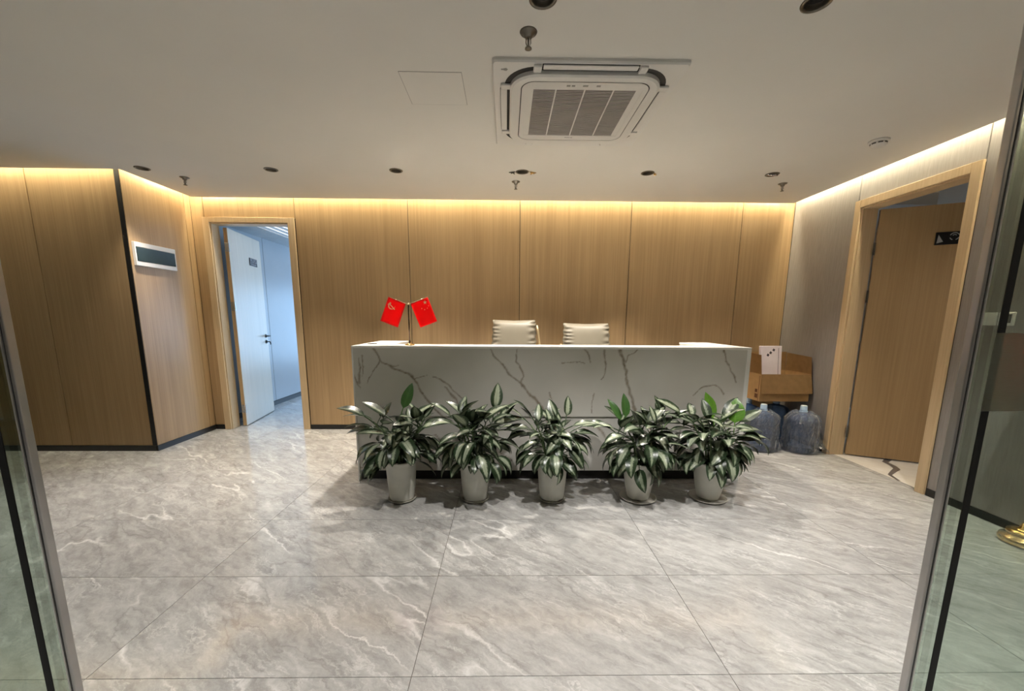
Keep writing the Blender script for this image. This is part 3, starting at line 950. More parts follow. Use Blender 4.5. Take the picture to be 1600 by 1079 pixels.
# lid as a ring round the grille opening
def near_corner(k):
    return gr[(k // 11) % 4]
L1 = [b.verts.new((*near_corner(k), -0.049)) for k in range(len(i0))]
L2 = [b.verts.new((*near_corner(k), -0.036)) for k in range(len(i0))]
for k in range(len(i0)):
    j = (k + 1) % len(i0)
    for P_, Q_ in ((L0, L1), (L1, L2)):
        try:
            b.faces.new((P_[k], Q_[k], Q_[j], P_[j]))
        except ValueError:
            pass
bmesh.ops.remove_doubles(b, verts=b.verts, dist=1e-5)
obj('grille_lid', b, 'ac_white', ac)
gb = boxo('filter', (-gx, gx, gy0, gy1, -0.036, -0.034), 'ac_mesh', ac)
b = BM()
nsl = 34
for k in range(nsl):
    y = gy0 + (k + 0.5) * (gy1 - gy0) / nsl
    box(b, -gx, gx, y - 0.0045, y + 0.0045, -0.046, -0.040)
sl_ = obj('grille_slats', b, 'ac_grille', ac)
sl_['kind'] = 'stuff'
for k in (-0.5, 0.0, 0.5):
    boxo('grille_rib', (k * gx - 0.004, k * gx + 0.004, gy0, gy1, -0.0485, -0.046), 'ac_white', ac)
for s in (-1, 1):
    x0, x1 = sorted((s * gx, s * (gx - 0.035)))
    boxo('grille_side', (x0, x1, gy0, gy1, -0.0475, -0.0462), 'ac_white', ac)
# four air flaps in their slots, and the bridges beside them
for k in range(4):
    rot = Matrix.Rotation(k * PI / 2, 4, 'Z')
    def R(bm):
        bmesh.ops.transform(bm, matrix=Matrix.Translation((0, -0.015, 0)) @ rot, verts=bm.verts)
        return bm
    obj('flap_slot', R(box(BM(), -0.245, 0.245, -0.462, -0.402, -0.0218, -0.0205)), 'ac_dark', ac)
    obj('air_flap', R(box(BM(), -0.240, 0.240, -0.460, -0.424, -0.028, -0.0215, bev=0.002)), 'ac_white', ac)
    for s in (-1, 1):
        x0, x1 = sorted((s * 0.248, s * 0.29))
        obj('bridge', R(box(BM(), x0, x1, -0.458, -0.405, -0.033, -0.0205, bev=0.003)), 'ac_white', ac)
b = BM()
lathe(b, [(0.0, -0.0215), (0.012, -0.0215), (0.012, -0.0205), (0.0, -0.0205)], 5, (-0.432, -0.425, 0), cap=False)
box(b, -0.455, -0.435, -0.43, -0.42, -0.0215, -0.0205)
obj('emblem', b, 'mark_grey', ac)
b = BM()
for x, w_ in ((-0.105, 0.02), (-0.078, 0.018), (-0.018, 0.028), (0.055, 0.022)):
    box(b, x, x + w_, -0.348, -0.334, -0.0498, -0.0488)
obj('indicator_marks', b, 'mark_grey', ac)
b = BM()
for x, w_ in ((-0.03, 0.035), (0.008, 0.016)):
    box(b, x, x + w_, 0.272, 0.279, -0.0498, -0.0488)
obj('maker_mark', b, 'mark_grey', ac)

# ------------------------------------------------------------------ fuse box on the left side wall, thermostats
t = thing('fuse_box', 'white wall fuse box with dark tinted cover on the wood side wall', 'fuse box', (XL, 0, 0))
b = BM()
Y0, Y1, Z0, Z1 = 3.955, 4.425, 1.80, 2.015
fy0, fy1, fz0, fz1 = Y0 + 0.013, Y1 - 0.012, Z0 + 0.040, Z1 - 0.042
for q in ((0, 0.028, Y0, fy0, Z0, Z1), (0, 0.028, fy1, Y1, Z0, Z1), (0, 0.028, fy0, fy1, Z0, fz0), (0, 0.028, fy0, fy1, fz1, Z1)):
    box(b, *q, bev=0.002)
obj('frame', b, 'white_plastic', t)
boxo('cover', (0.004, 0.031, fy0 + 0.002, fy1 - 0.002, fz0 + 0.002, fz1 - 0.002), 'teal_window', t, 0.003)
t = thing('switch_plate', 'blank white wall plate seen through the right glass', 'wall plate', (XR, 2.695, 1.342))
boxo('plate', (-0.010, 0.0, -0.043, 0.043, -0.043, 0.043), 'white_plastic', t, 0.003)
boxo('rocker', (-0.013, -0.010, -0.03, 0.03, -0.03, 0.03), 'white_plastic', t, 0.001)
t = thing('thermostat', 'white thermostat with a dark screen seen through the right glass', 'thermostat', (XR, 2.597, 1.342))
boxo('housing', (-0.016, 0.0, -0.043, 0.043, -0.043, 0.043), 'white_plastic', t, 0.004)
boxo('screen', (-0.0175, -0.015, -0.030, 0.030, -0.026, 0.030), 'screen_dark', t)

# ------------------------------------------------------------------ reception counter
CX0, CX1, CY, CZ = -1.21, 1.95, 3.17, 1.11
desk = thing('reception_counter', 'long reception counter of pale stone with brown veins', 'counter', ((CX0 + CX1) / 2, CY, 0))
ox = (CX0 + CX1) / 2
rng = random.Random(4)
# veins as poly-lines on the front, in metres from (left edge, floor); with half-widths
def px2front(u, v):
    """photo measurement -> metres along the counter front (x right of left edge, z)"""
    d = _f + _r * ((u - 800) / F_PX) + _u * ((CY_PX - v) / F_PX)
    t_ = CY / d.y
    return (d.x * t_ - CX0, 1.32 + d.z * t_)
VE = []
def vein(pts, w0, w1):
    VE.append(([px2front(*q) for q in pts], w0, w1))
vein([(582, 541), (588, 551), (594, 563), (600, 568), (612, 573), (622, 578), (636, 582), (643, 587), (649, 594), (655, 606), (663, 618), (673, 632), (684, 643), (694, 652)], .007, .007)
vein([(594, 563), (586, 575), (578, 587), (575, 598)], .005, .002)
vein([(610, 571), (622, 570)], .004, .003)
vein([(649, 591), (658, 589), (668, 585)], .004, .002)
vein([(677, 588), (688, 592), (699, 600), (708, 609), (718, 620), (728, 630), (735, 636)], .004, .006)
vein([(695, 604), (704, 613), (711, 624), (717, 640), (720, 655)], .005, .010)
vein([(765, 541), (773, 556), (786, 571), (797, 585), (807, 594), (818, 603), (830, 617), (842, 630), (850, 643), (857, 660), (862, 690)], .004, .015)
vein([(808, 541), (807, 558), (806, 565), (811, 569), (815, 580), (817, 588), (814, 597), (815, 603)], .004, .009)
vein([(858, 613), (862, 624), (872, 640)], .004, .003)
vein([(877, 567), (890, 566), (905, 565), (912, 569)], .003, .003)
vein([(910, 541), (918, 551), (921, 558), (923, 565)], .007, .004)
vein([(944, 541), (946, 558), (945, 570), (946, 581), (942, 590), (939, 594)], .007, .003)
vein([(928, 615), (924, 630), (924, 645)], .003, .003)
vein([(964, 541), (972, 557), (977, 570), (978, 585), (980, 600), (985, 615), (989, 630), (992, 645), (998, 690)], .012, .012)
vein([(998, 543), (990, 552), (982, 556), (979, 566)], .004, .005)
vein([(1130, 541), (1132, 555), (1136, 566), (1141, 577), (1147, 588), (1150, 597)], .006, .005)
vein([(1083, 617), (1092, 607), (1103, 603), (1118, 601), (1124, 605), (1131, 615)], .003, .006)
vein([(561, 560), (563, 575), (561, 590), (560, 598)], .003, .012)
vein([(565, 555), (567, 575), (567, 592)], .004, .003)
vein([(553, 585), (557, 600), (563, 606)], .004, .003)
vein([(750, 690), (770, 700), (800, 720)], .006, .004)
vein([(930, 660), (945, 680), (960, 720)], .006, .010)
vein([(650, 690), (680, 680), (700, 700)], .004, .004)
from mathutils import noise as mnoise
def vein_val(x, z):
    wx = x + 0.012 * mnoise.noise(Vector((x * 14, z * 14, 1.0))) + 0.004 * mnoise.noise(Vector((x * 60, z * 60, 5.0)))
    wz = z + 0.012 * mnoise.noise(Vector((x * 14, z * 14, 9.0))) + 0.004 * mnoise.noise(Vector((x * 60, z * 60, 2.0)))
    best = 0.0
    for pts, w0, w1, bb in VB:
        if wx < bb[0] or wx > bb[1] or wz < bb[2] or wz > bb[3]:
            continue
        n_ = len(pts) - 1
        for i in range(n_):
            ax, az = pts[i]; bx_, bz_ = pts[i + 1]
            dx, dz = bx_ - ax, bz_ - az
            L2 = dx * dx + dz * dz
            t_ = max(0, min(1, ((wx - ax) * dx + (wz - az) * dz) / L2))
            d = math.hypot(wx - ax - t_ * dx, wz - az - t_ * dz)
            w = (w0 + (w1 - w0) * (i + t_) / n_) * 1.25
            w *= 0.75 + 0.5 * mnoise.noise(Vector((wx * 22, wz * 22, 3.0)))
            v = 1.0 - max(0.0, min(1.0, (d - w * 0.55) / (w * 0.75 + 0.002)))
            if v > best:
                best = v
    return best * (0.75 + 0.25 * mnoise.noise(Vector((x * 40, z * 40, 7.0))))
VB = []
for pts, w0, w1 in VE:
    xs_ = [q[0] for q in pts]; zs_ = [q[1] for q in pts]
    VB.append((pts, w0, w1, (min(xs_) - .05, max(xs_) + .05, min(zs_) - .05, max(zs_) + .05)))
def stone_panel(name, x0, x1, z0, z1, y, thick, step):
    nx = max(1, int((x1 - x0) / step)); nz = max(1, int((z1 - z0) / step))
    vs, fs, val = [], [], []
    for j in range(nz + 1):
        for i in range(nx + 1):
            x = x0 + (x1 - x0) * i / nx; z = z0 + (z1 - z0) * j / nz
            vs.append((x - ox, y - CY, z))
            val.append(vein_val(x - CX0, z))
    for j in range(nz):
        for i in range(nx):
            a = j * (nx + 1) + i
            fs.append((a, a + 1, a + nx + 2, a + nx + 1))
    k = len(vs)
    for x, z in ((x0, z0), (x1, z0), (x1, z1), (x0, z1)):
        vs.append((x - ox, y - CY + thick, z)); val.append(0.0)
    c = (0, nx, nz * (nx + 1) + nx, nz * (nx + 1))
    fs += [(k + 3, k + 2, k + 1, k), tuple([k, k + 1] + list(range(nx, -1, -1))), tuple([k + 2, k + 3] + list(range(nz * (nx + 1), nz * (nx + 1) + nx + 1)))]
    fs += [tuple([k + 3, k] + [j * (nx + 1) for j in range(nz + 1)]), tuple([k + 1, k + 2] + [j * (nx + 1) + nx for j in range(nz, -1, -1)])]
    me = bpy.data.meshes.new(name)
    me.from_pydata(vs, [], fs)
    at_ = me.attributes.new('vein', 'FLOAT', 'POINT')
    at_.data.foreach_set('value', val)
    me.materials.append(MATS['counter_stone'])
    o = bpy.data.objects.new(name, me)
    COL.objects.link(o); o.parent = desk
    return o
ST = 0.02
# front: upper slab, lower slab set back a little, dark plinth
stone_panel('front_slab', CX0 + 0.013, CX1 - 0.036, 0.547, CZ - 0.018, CY, ST, 0.007)
stone_panel('lower_slab', CX0 + 0.013, CX1 - 0.036, 0.085, 0.545, CY + 0.012, ST, 0.011)
def dbox(name, x0, x1, y0, y1, z0, z1, mat, bev=0.0):
    return boxo(name, (x0 - ox, x1 - ox, y0 - CY, y1 - CY, z0, z1), mat, desk, bev)
dbox('plinth', CX0 + 0.02, CX1 - 0.04, CY + 0.045, 3.95, 0.0, 0.084, 'black_trim')
dbox('end_panel', CX0, CX0 + 0.012, CY - 0.001, 3.93, 0.0, CZ - 0.018, 'counter_white', 0.002)
dbox('end_panel', CX1 - 0.035, CX1, CY - 0.001, 3.93, 0.0, CZ - 0.018, 'counter_white', 0.002)
dbox('front_ledge', CX0, CX1, CY - 0.001, CY + 0.24, CZ - 0.018, CZ, 'counter_white', 0.002)
dbox('side_ledge', CX0, CX0 + 0.27, CY + 0.241, 3.93, CZ - 0.018, CZ, 'counter_white', 0.002)
dbox('side_ledge', CX1 - 0.27, CX1, CY + 0.241, 3.90, CZ - 0.018, CZ, 'counter_white', 0.002)
dbox('inner_panel', CX0 + 0.25, CX0 + 0.268, CY + 0.24, 3.92, 0.0, CZ - 0.018, 'counter_white')
dbox('inner_panel', CX1 - 0.268, CX1 - 0.25, CY + 0.24, 3.89, 0.0, CZ - 0.018, 'counter_white')
dbox('work_top', CX0 + 0.27, CX1 - 0.27, CY + 0.03, 3.86, 0.72, 0.75, 'counter_white', 0.002)
b = BM()
lathe(b, [(0.022, 0.0), (0.040, 0.0), (0.040, 0.003), (0.022, 0.004)], 24, (CX0 + 0.085 - ox, 0.25, CZ))
obj('cable_grommet', b, 'can_dark', desk)

# ------------------------------------------------------------------ desk flags
fl = thing('table_flag_stand', 'small brass stand with two crossed red flags on the counter', 'flag stand', (-0.775, CY + 0.10, CZ))
obj('base', lathe(BM(), [(0.006, 0), (0.038, 0), (0.038, 0.006), (0.026, 0.012), (0.012, 0.018), (0.006, 0.022)], 28), 'brass', fl, True)
b = BM()
tube(b, [(0, 0, 0.018), (0, 0, 0.325)], 0.0055, 12)
lathe(b, [(0.0075, 0.0), (0.0075, 0.02)], 12, (0, 0, 0.018))
obj('pole', b, 'dark_pole', fl, True)
b = BM()
lathe(b, [(0.003, 0.318), (0.009, 0.320), (0.009, 0.330), (0.003, 0.334)], 14)
obj('pole_cap', b, 'chrome_gold', fl, True)
def star(bm, cx, cz, R, a0=90, y=-0.0022):
    pts = []
    for k in range(10):
        r_ = R if k % 2 == 0 else R * 0.40
        t_ = math.radians(a0 + 36 * k)
        pts.append((cx + r_ * math.cos(t_), cz + r_ * math.sin(t_)))
    c = bm.verts.new((cx, y, cz))
    v = [bm.verts.new((x, y, z)) for x, z in pts]
    for k in range(10):
        bm.faces.new((c, v[(k + 1) % 10], v[k]))
for s in (-1, 1):
    tip = (s * 0.155, -0.004, 0.325 + 0.058)
    arm = obj('cross_bar', tube(BM(), [(s * 0.004, 0, 0.325), tip], 0.0022, 6), 'chrome_gold', fl, True)
    # cloth hangs below the bar, in local flag coordinates (a along the bar, d down)
    ang = math.atan2(0.058, 0.151)
    ax = Vector((s * math.cos(ang), 0, math.sin(ang)))
    dn = Vector((s * math.sin(ang) * 1.0, 0, -math.cos(ang)))
    o0 = Vector((s * 0.004, -0.004, 0.325)) + ax * 0.014
    wA, hD, nA, nD = 0.146, 0.200, 8, 12
    bq = BM()
    gv = []
    for j in range(nD + 1):
        row = []
        for i in range(nA + 1):
            a_, d_ = wA * i / nA, hD * j / nD + 0.003
            q = o0 + ax * a_ + dn * d_
            q.y += 0.004 * math.sin(a_ * 60 + d_ * 8) * (d_ / hD)
            row.append(bq.verts.new(q))
        gv.append(row)
    for j in range(nD):
        for i in range(nA):
            bq.faces.new((gv[j][i], gv[j][i + 1], gv[j + 1][i + 1], gv[j + 1][i]))
    bmesh.ops.solidify(bq, geom=bq.faces[:], thickness=0.001)
    cl = obj('flag_cloth', bq, 'flag_red', fl, True)
    bq = BM()
    # marks: coordinates (a, d) on the cloth
    def on(a_, d_):
        q = o0 + ax * a_ + dn * d_
        return Vector((q.x, 0, q.z))
    if s == 1:
        c0 = on(0.112, 0.034)
        star(bq, c0.x, c0.z, 0.017, 92, -0.011)
        for a_, d_, R_ in ((0.128, 0.069, 0.0048), (0.112, 0.082, 0.0048), (0.088, 0.085, 0.0052), (0.070, 0.069, 0.0052)):
            c0 = on(a_, d_)
            star(bq, c0.x, c0.z, R_, 70, -0.011)
    else:
        c0 = on(0.098, 0.062)
        prv = None
        for k in range(17):           # sickle blade
            t_ = math.radians(75 - 250 * k / 16)
            w = 0.0015 + 0.0085 * math.sin(PI * min(1, k / 13)) ** 0.8
            R_ = 0.027
            v = (bq.verts.new((c0.x + R_ * math.cos(-t_ + PI), -0.011, c0.z + R_ * math.sin(-t_ + PI) * 0.95)),
                 bq.verts.new((c0.x + (R_ - w) * math.cos(-t_ + PI), -0.011, c0.z + (R_ - w) * math.sin(-t_ + PI) * 0.95)))
            if prv:
                bq.faces.new((prv[0], v[0], v[1], prv[1]))
            prv = v
        def bar(x0, z0, x1, z1, w):
            d = Vector((x1 - x0, z1 - z0)).normalized() * w
            n_ = Vector((-d.y, d.x))
            bq.faces.new([bq.verts.new((c0.x + x, -0.0115, c0.z + z)) for x, z in ((x0 + n_.x, z0 + n_.y), (x0 - n_.x, z0 - n_.y), (x1 - n_.x, z1 - n_.y), (x1 + n_.x, z1 + n_.y))])
        bar(-0.015, 0.018, 0.024, -0.026, 0.004)     # hammer handle
        bar(-0.025, 0.010, -0.004, 0.027, 0.0065)     # hammer head
    em = obj('emblem', bq, 'flag_gold', cl)

# ------------------------------------------------------------------ two chairs behind the counter
def make_chair(loc, rz, w_top, w_bot, ztop, label, frame_side):
    t = thing('office_chair', label, 'chair', loc, rz, group='chairs behind the counter')
    # padded backrest with gathered side seams
    z0 = 0.50
    nx, nz = 24, 110
    b = BM()
    grid = {}
    for sgn in (-1, 1):
        for j in range(nz + 1):
            for i in range(nx + 1):
                u_, v_ = 2 * i / nx - 1, j / nz
                hw_ = (w_bot + (w_top - w_bot) * v_) / 2
                edge = (1 - abs(u_) ** 5.0) ** 0.6 * (1 - abs(2 * v_ - 1) ** 9.0) ** 0.6
                th = 0.075 * edge
                gather = 0.013 * math.sin(v_ * 105 + 2.4 * math.sin(v_ * 17 + u_ * 2)) * max(0, (abs(u_) - 0.62) / 0.38) * (1 if edge > 0.02 else 0)
                zz = z0 + (ztop - z0) * v_ - 0.008 * (1 - abs(u_)) * (1 if v_ > 0.97 else 0)
                y = sgn * (th + gather * (1 if sgn < 0 else 0.3)) + 0.10 * v_
                xx = hw_ * u_ + 0.005 * math.sin(v_ * 62) * (1 if abs(u_) > 0.98 else 0)
                grid[sgn, i, j] = b.verts.new((xx, y, zz))
    for sgn in (-1, 1):
        for j in range(nz):
            for i in range(nx):
                q = [grid[sgn, i, j], grid[sgn, i + 1, j], grid[sgn, i + 1, j + 1], grid[sgn, i, j + 1]]
                b.faces.new(q if sgn < 0 else q[::-1])
    bmesh.ops.remove_doubles(b, verts=b.verts, dist=0.0012)
    obj('backrest', b, 'leather', t, True)
    b = BM()
    hw_ = w_bot / 2
    for s in (-1, 1):
        zt = ztop if s == frame_side else 1.12
        tube(b, [(s * (hw_ * 0.75), 0.10, 0.47), (s * (hw_ + 0.02), 0.11, 0.62), (s * (hw_ + 0.018), 0.15, 0.95), (s * (w_top / 2 + 0.022), 0.185, zt - 0.12), (s * (w_top / 2 + 0.008), 0.19, zt - 0.055)], 0.011, 8)
    tube(b, [(-hw_ * 0.75, 0.10, 0.47), (hw_ * 0.75, 0.10, 0.47)], 0.012, 8)
    obj('back_frame', b, 'chair_gold', t, True)
    b = box(BM(), -0.25, 0.25, -0.48, 0.03, 0.40, 0.49, bev=0.035, seg=3)
    obj('seat', b, 'leather', t, True)
    for s in (-1, 1):
        b = BM()
        tube(b, [(s * 0.24, -0.36, 0.43), (s * 0.30, -0.36, 0.46), (s * 0.30, -0.34, 0.66), (s * 0.30, -0.05, 0.67), (s * 0.27, 0.06, 0.62)], 0.013, 8)
        ar = obj('armrest', b, 'chair_gold', t, True)
        obj('arm_pad', box(BM(), s * 0.30 - 0.028, s * 0.30 + 0.028, -0.34, -0.06, 0.675, 0.70, bev=0.008, seg=2), 'leather', ar)
    b = lathe(BM(), [(0.03, 0.08), (0.03, 0.25), (0.02, 0.25), (0.02, 0.40)], 16, (0, -0.22, 0))
    obj('gas_lift', b, 'chair_black', t, True)
    for k in range(5):
        a = 2 * PI * k / 5 + 0.3
        c, s_ = math.cos(a), math.sin(a)
        leg = obj('base_arm', tube(BM(), [(0.02 * c, -0.22 + 0.02 * s_, 0.11), (0.27 * c, -0.22 + 0.27 * s_, 0.075)], [0.025, 0.015], 8), 'chair_gold', t, True)
        b = BM()
        for o2_ in (-0.018, 0.018):
            cc = Vector((0.27 * c - s_ * o2_, -0.22 + 0.27 * s_ + c * o2_, 0.032))
            tube(b, [cc - Vector((-s_, c, 0)) * 0.010, cc + Vector((-s_, c, 0)) * 0.010], 0.030, 14)
        tube(b, [(0.27 * c, -0.22 + 0.27 * s_, 0.032), (0.27 * c, -0.22 + 0.27 * s_, 0.075)], 0.008, 8)
        obj('caster', b, 'chair_black', leg)
    return t
make_chair((0.075, 4.16, 0), math.radians(-7), 0.445, 0.52, 1.315, 'cream padded office chair behind the counter, left of the two', 1)
make_chair((0.845, 4.16, 0), math.radians(2), 0.475, 0.56, 1.285, 'cream padded office chair behind the counter, right of the two', 0)

# ------------------------------------------------------------------ potted plants
def leaf_mesh(L_, wid, pet, droop, fold, mat, wav=0.0):
    """one leaf: petiole from the origin, then a broad pointed blade; bends down along its length"""
    b = BM()
    uvl = b.loops.layers.uv.new('UVMap')
    def path(s):          # s metres along; returns y, z, angle
        n_ = 12
        y = z = 0.0
        tot = pet + L_
        for k in range(n_):
            t_ = (k + 0.5) / n_ * s / tot
            a = -droop * t_ ** 1.4
            y += math.cos(a) * s / n_; z += math.sin(a) * s / n_
        return y, z, -droop * (s / tot) ** 1.4
    # petiole: thin three-sided
    pr_ = None
    for s in (0.0, pet * 0.55, pet * 1.03):
        y, z, a = path(s)
        r_ = 0.0042
        ring = [b.verts.new((r_ * math.cos(q), y - r_ * math.sin(q) * math.sin(a), z + r_ * math.sin(q) * math.cos(a))) for q in (PI / 2, PI * 7 / 6, PI * 11 / 6)]
        if pr_:
            for k in range(3):
                f = b.faces.new((pr_[k], pr_[(k + 1) % 3], ring[(k + 1) % 3], ring[k]))
                for lp_ in f.loops:
                    lp_[uvl].uv = (0.5, 0.01)
        pr_ = ring
    n_ = 7
    rows_ = []
    for k in range(n_ + 1):
        v = k / n_
        y, z, a = path(pet + v * L_)
        hw_ = wid / 2 * (math.sin(PI * min(1, v ** 0.80)) ** 0.78) * (1 - 0.15 * v) if 0 < v < 1 else 0.0
        row = []
        for u_ in (-1, -0.5, 0, 0.5, 1):
            lift = fold * hw_ * abs(u_) - 0.35 * fold * hw_ * u_ * u_ + wav * hw_ * math.sin(v * 9 + u_ * 2) * abs(u_)
            row.append((Vector((hw_ * u_, y - lift * math.sin(a), z + lift * math.cos(a))), (u_ * 0.5 + 0.5, v)))
        rows_.append(row)
    vv = []
    for k, row in enumerate(rows_):
        if k in (0, n_):
            v0 = b.verts.new(row[2][0])
            vv.append([v0] * 5)
        else:
            vv.append([b.verts.new(q[0]) for q in row])
    for k in range(n_):
        for i in range(4):
            q = [(vv[k][i], rows_[k][i][1]), (vv[k][i + 1], rows_[k][i + 1][1]), (vv[k + 1][i + 1], rows_[k + 1][i + 1][1]), (vv[k + 1][i], rows_[k + 1][i][1])]
            seen, qq = set(), []
            for v_, uv_ in q:
                if v_ not in seen:
                    seen.add(v_); qq.append((v_, uv_))
            if len(qq) < 3:
                continue
            f = b.faces.new([x for x, _ in qq])
            for lp_, (_, uv_) in zip(f.loops, qq):
                lp_[uvl].uv = uv_
    me = bpy.data.meshes.new('leaf')
    b.normal_update(); b.to_mesh(me); b.free()
    me.materials.append(MATS[mat])
    for p_ in me.polygons:
        p_.use_smooth = True
    return me
LEAVES = {}
rl_ = random.Random(11)
for dn_, dr in (('stiff', 0.35), ('arch', 0.95), ('droop', 1.6)):
    for mname in ('leaf_silver', 'leaf_dark'):
        LEAVES[dn_, mname] = [leaf_mesh(0.175 + 0.02 * k, 0.086 + 0.008 * k, 0.085, dr + 0.15 * k, 0.30 + 0.1 * k, mname, 0.06) for k in range(2)]
LEAVES['stiff', 'leaf_green'] = [leaf_mesh(0.20, 0.140, 0.09, 0.25, 0.16, 'leaf_green', 0.05)]
LEAVES['stiff', 'leaf_midgreen'] = [leaf_mesh(0.19, 0.078, 0.09, 0.25, 0.5, 'leaf_midgreen', 0.05)]

def add_leaf(t, me, p0, az, el, scale, roll):
    d = Vector((math.cos(el) * math.cos(az), math.cos(el) * math.sin(az), math.sin(el)))
    side = d.cross(Vector((0, 0, 1)))
    if side.length < 1e-4:
        side = Vector((1, 0, 0))
    side.normalize()
    nrm = side.cross(d).normalized()
    Mx = Matrix((side, d, nrm)).transposed().to_4x4()
    Mx = Matrix.Translation(p0) @ Mx @ Matrix.Rotation(roll, 4, 'Y') @ Matrix.Scale(scale, 4)
    o = bpy.data.objects.new('leaf', me)
    COL.objects.link(o)
    o.parent = t
    o.matrix_local = Mx
    return o

def make_plant(x, y, seed, label, pot, n_leaf, hgt, spread, special):
    t = thing('potted_plant', label, 'potted plant', (x, y, 0), group='potted plants in front of the counter')
    r1, r0, ph, belly, sr = pot
    zb = 0.014
    prof = [(0.01, zb), (r0 * 0.96, zb), (r0, zb + 0.01)]
    for k in range(1, 9):
        v = k / 8
        prof.append((r0 + (r1 - r0) * v + belly * math.sin(PI * v), zb + 0.01 + (ph - 0.03) * v))
    prof += [(r1 + 0.008, ph - 0.012), (r1 + 0.008, ph), (r1 - 0.004, ph), (r1 - 0.008, ph - 0.04), (0.01, ph - 0.045)]
    obj('pot', lathe(BM(), prof, 36, cap=False), 'pot_white', t, True)
    obj('saucer', lathe(BM(), [(0.01, 0.0), (sr - 0.02, 0.0), (sr, 0.016), (sr - 0.004, 0.018), (sr - 0.022, 0.006), (0.01, 0.006)], 36, cap=False), 'saucer', t, True)
    obj('soil', lathe(BM(), [(0.005, ph - 0.03), (r1 * 0.6, ph - 0.022), (r1 - 0.009, ph - 0.032)], 24, cap=False), 'soil', t, True)
    rg = random.Random(seed)
    stems = []
    ns = 7
    for k in range(ns):
        a = 2 * PI * k / ns + rg.uniform(-.3, .3)
        rb = r1 * rg.uniform(0.15, 0.6)
        lean = spread * rg.uniform(0.10, 0.42)
        top = ph + hgt * rg.uniform(0.55, 0.85)
        p0 = Vector((rb * math.cos(a), rb * math.sin(a), ph - 0.035))
        p2 = Vector(((rb + lean) * math.cos(a), (rb + lean * 0.6) * math.sin(a), top))
        p1 = (p0 + p2) / 2 + Vector((0, 0, 0.03)) - Vector((math.cos(a), math.sin(a), 0)) * lean * 0.12
        stems.append((p0, p1, p2))
        b = BM()
        tube(b, [p0, p0.lerp(p1, .5), p1, p1.lerp(p2, .5), p2], [0.008, 0.0075, 0.007, 0.006, 0.004], 6)
        obj('stem', b, 'stem_green', t, True)
    for k in range(n_leaf):
        st = stems[k % ns]
        v = rg.uniform(0.0, 1.0) ** 0.85
        v = 0.12 + 0.88 * v
        p = (st[0].lerp(st[1], v * 2) if v < 0.5 else st[1].lerp(st[2], v * 2 - 1))
        az = k * 2.39996 + rg.uniform(-.35, .35)
        back = math.sin(az) > 0.35
        if v > 0.82:
            el = rg.uniform(0.45, 1.05); typ = 'stiff' if rg.random() < 0.6 else 'arch'
        elif v > 0.45:
            el = rg.uniform(0.15, 0.75); typ = 'arch' if rg.random() < 0.7 else 'droop'
        else:
            el = rg.uniform(-0.15, 0.5); typ = 'droop' if rg.random() < 0.75 else 'arch'
        if back:
            el = min(1.2, el + 0.35)
        mname = 'leaf_silver' if rg.random() < 0.72 else 'leaf_dark'
        sc = rg.uniform(0.82, 1.12) * (0.78 if back else 1.0) * spread / 0.36
        add_leaf(t, rg.choice(LEAVES[typ, mname]), p, az, el, sc, rg.uniform(-.5, .5))
    # skirt of leaves hanging over the rim
    n_sk = 26
    for k in range(n_sk):
        az = -PI / 2 + (k / (n_sk - 1) - 0.5) * 5.2 + rg.uniform(-.12, .12)
        p = Vector((r1 * 0.75 * math.cos(az), r1 * 0.75 * math.sin(az), ph + rg.uniform(0.0, 0.17)))
        mname = 'leaf_silver' if rg.random() < 0.6 else 'leaf_dark'
        add_leaf(t, rg.choice(LEAVES['droop', mname]), p, az, rg.uniform(-0.15, 0.45), rg.uniform(0.8, 1.05) * (0.85 if math.sin(az) > 0.2 else 1.0), rg.uniform(-.45, .45))
    for dx, dz, az, el, sc, roll, mname, kind in special:
        add_leaf(t, LEAVES[kind, mname][0], Vector((dx, -0.02, dz)), math.radians(az), math.radians(el), sc, roll)
    return t
#        r_top r_bot  h   belly saucer
P_A = (0.108, 0.088, 0.31, 0.004, 0.104)
P_B = (0.112, 0.080, 0.295, 0.010, 0.135)
make_plant(-0.765, 2.83, 21, 'leftmost potted variegated plant with one tall plain green leaf on top', P_A, 72, 0.36, 0.38,
           [(0.0, 0.60, 40, 66, 1.05, 1.1, 'leaf_midgreen', 'stiff'), (0.02, 0.56, 15, 40, 1.15, .2, 'leaf_silver', 'stiff'), (-0.02, 0.58, 170, 38, 1.15, -.2, 'leaf_dark', 'stiff'), (-.06, .5, 182, 22, 1.3, -.2, 'leaf_dark', 'arch')])
make_plant(-0.225, 2.83, 34, 'second potted variegated plant from the left, with a tall curled silver leaf', P_A, 72, 0.37, 0.37,
           [(0.13, 0.60, 62, 66, 1.15, .9, 'leaf_silver', 'stiff'), (0.13, 0.55, 20, 50, 1.0, .4, 'leaf_silver', 'stiff'), (0.02, .55, 165, 35, 1.0, -.3, 'leaf_dark', 'arch')])
make_plant(0.345, 2.83, 57, 'middle potted variegated plant of the five in front of the counter', P_A, 72, 0.33, 0.34,
           [(0.08, 0.56, 62, 62, 0.95, .9, 'leaf_silver', 'stiff'), (0.04, 0.55, 130, 62, 0.9, -.8, 'leaf_silver', 'stiff'), (0.12, .52, 12, 28, 1.1, .2, 'leaf_silver', 'arch')])
make_plant(0.995, 2.84, 68, 'fourth potted variegated plant from the left, with two narrow green leaves upright in its centre', P_B, 72, 0.34, 0.37,
           [(-0.12, 0.54, 95, 78, 0.95, .1, 'leaf_midgreen', 'stiff'), (-0.12, 0.53, 150, 60, 0.95, -.5, 'leaf_midgreen', 'stiff'), (-.02, .53, 20, 42, 1.1, .4, 'leaf_silver', 'stiff'), (-.12, .50, 172, 30, 1.15, -.2, 'leaf_silver', 'arch')])
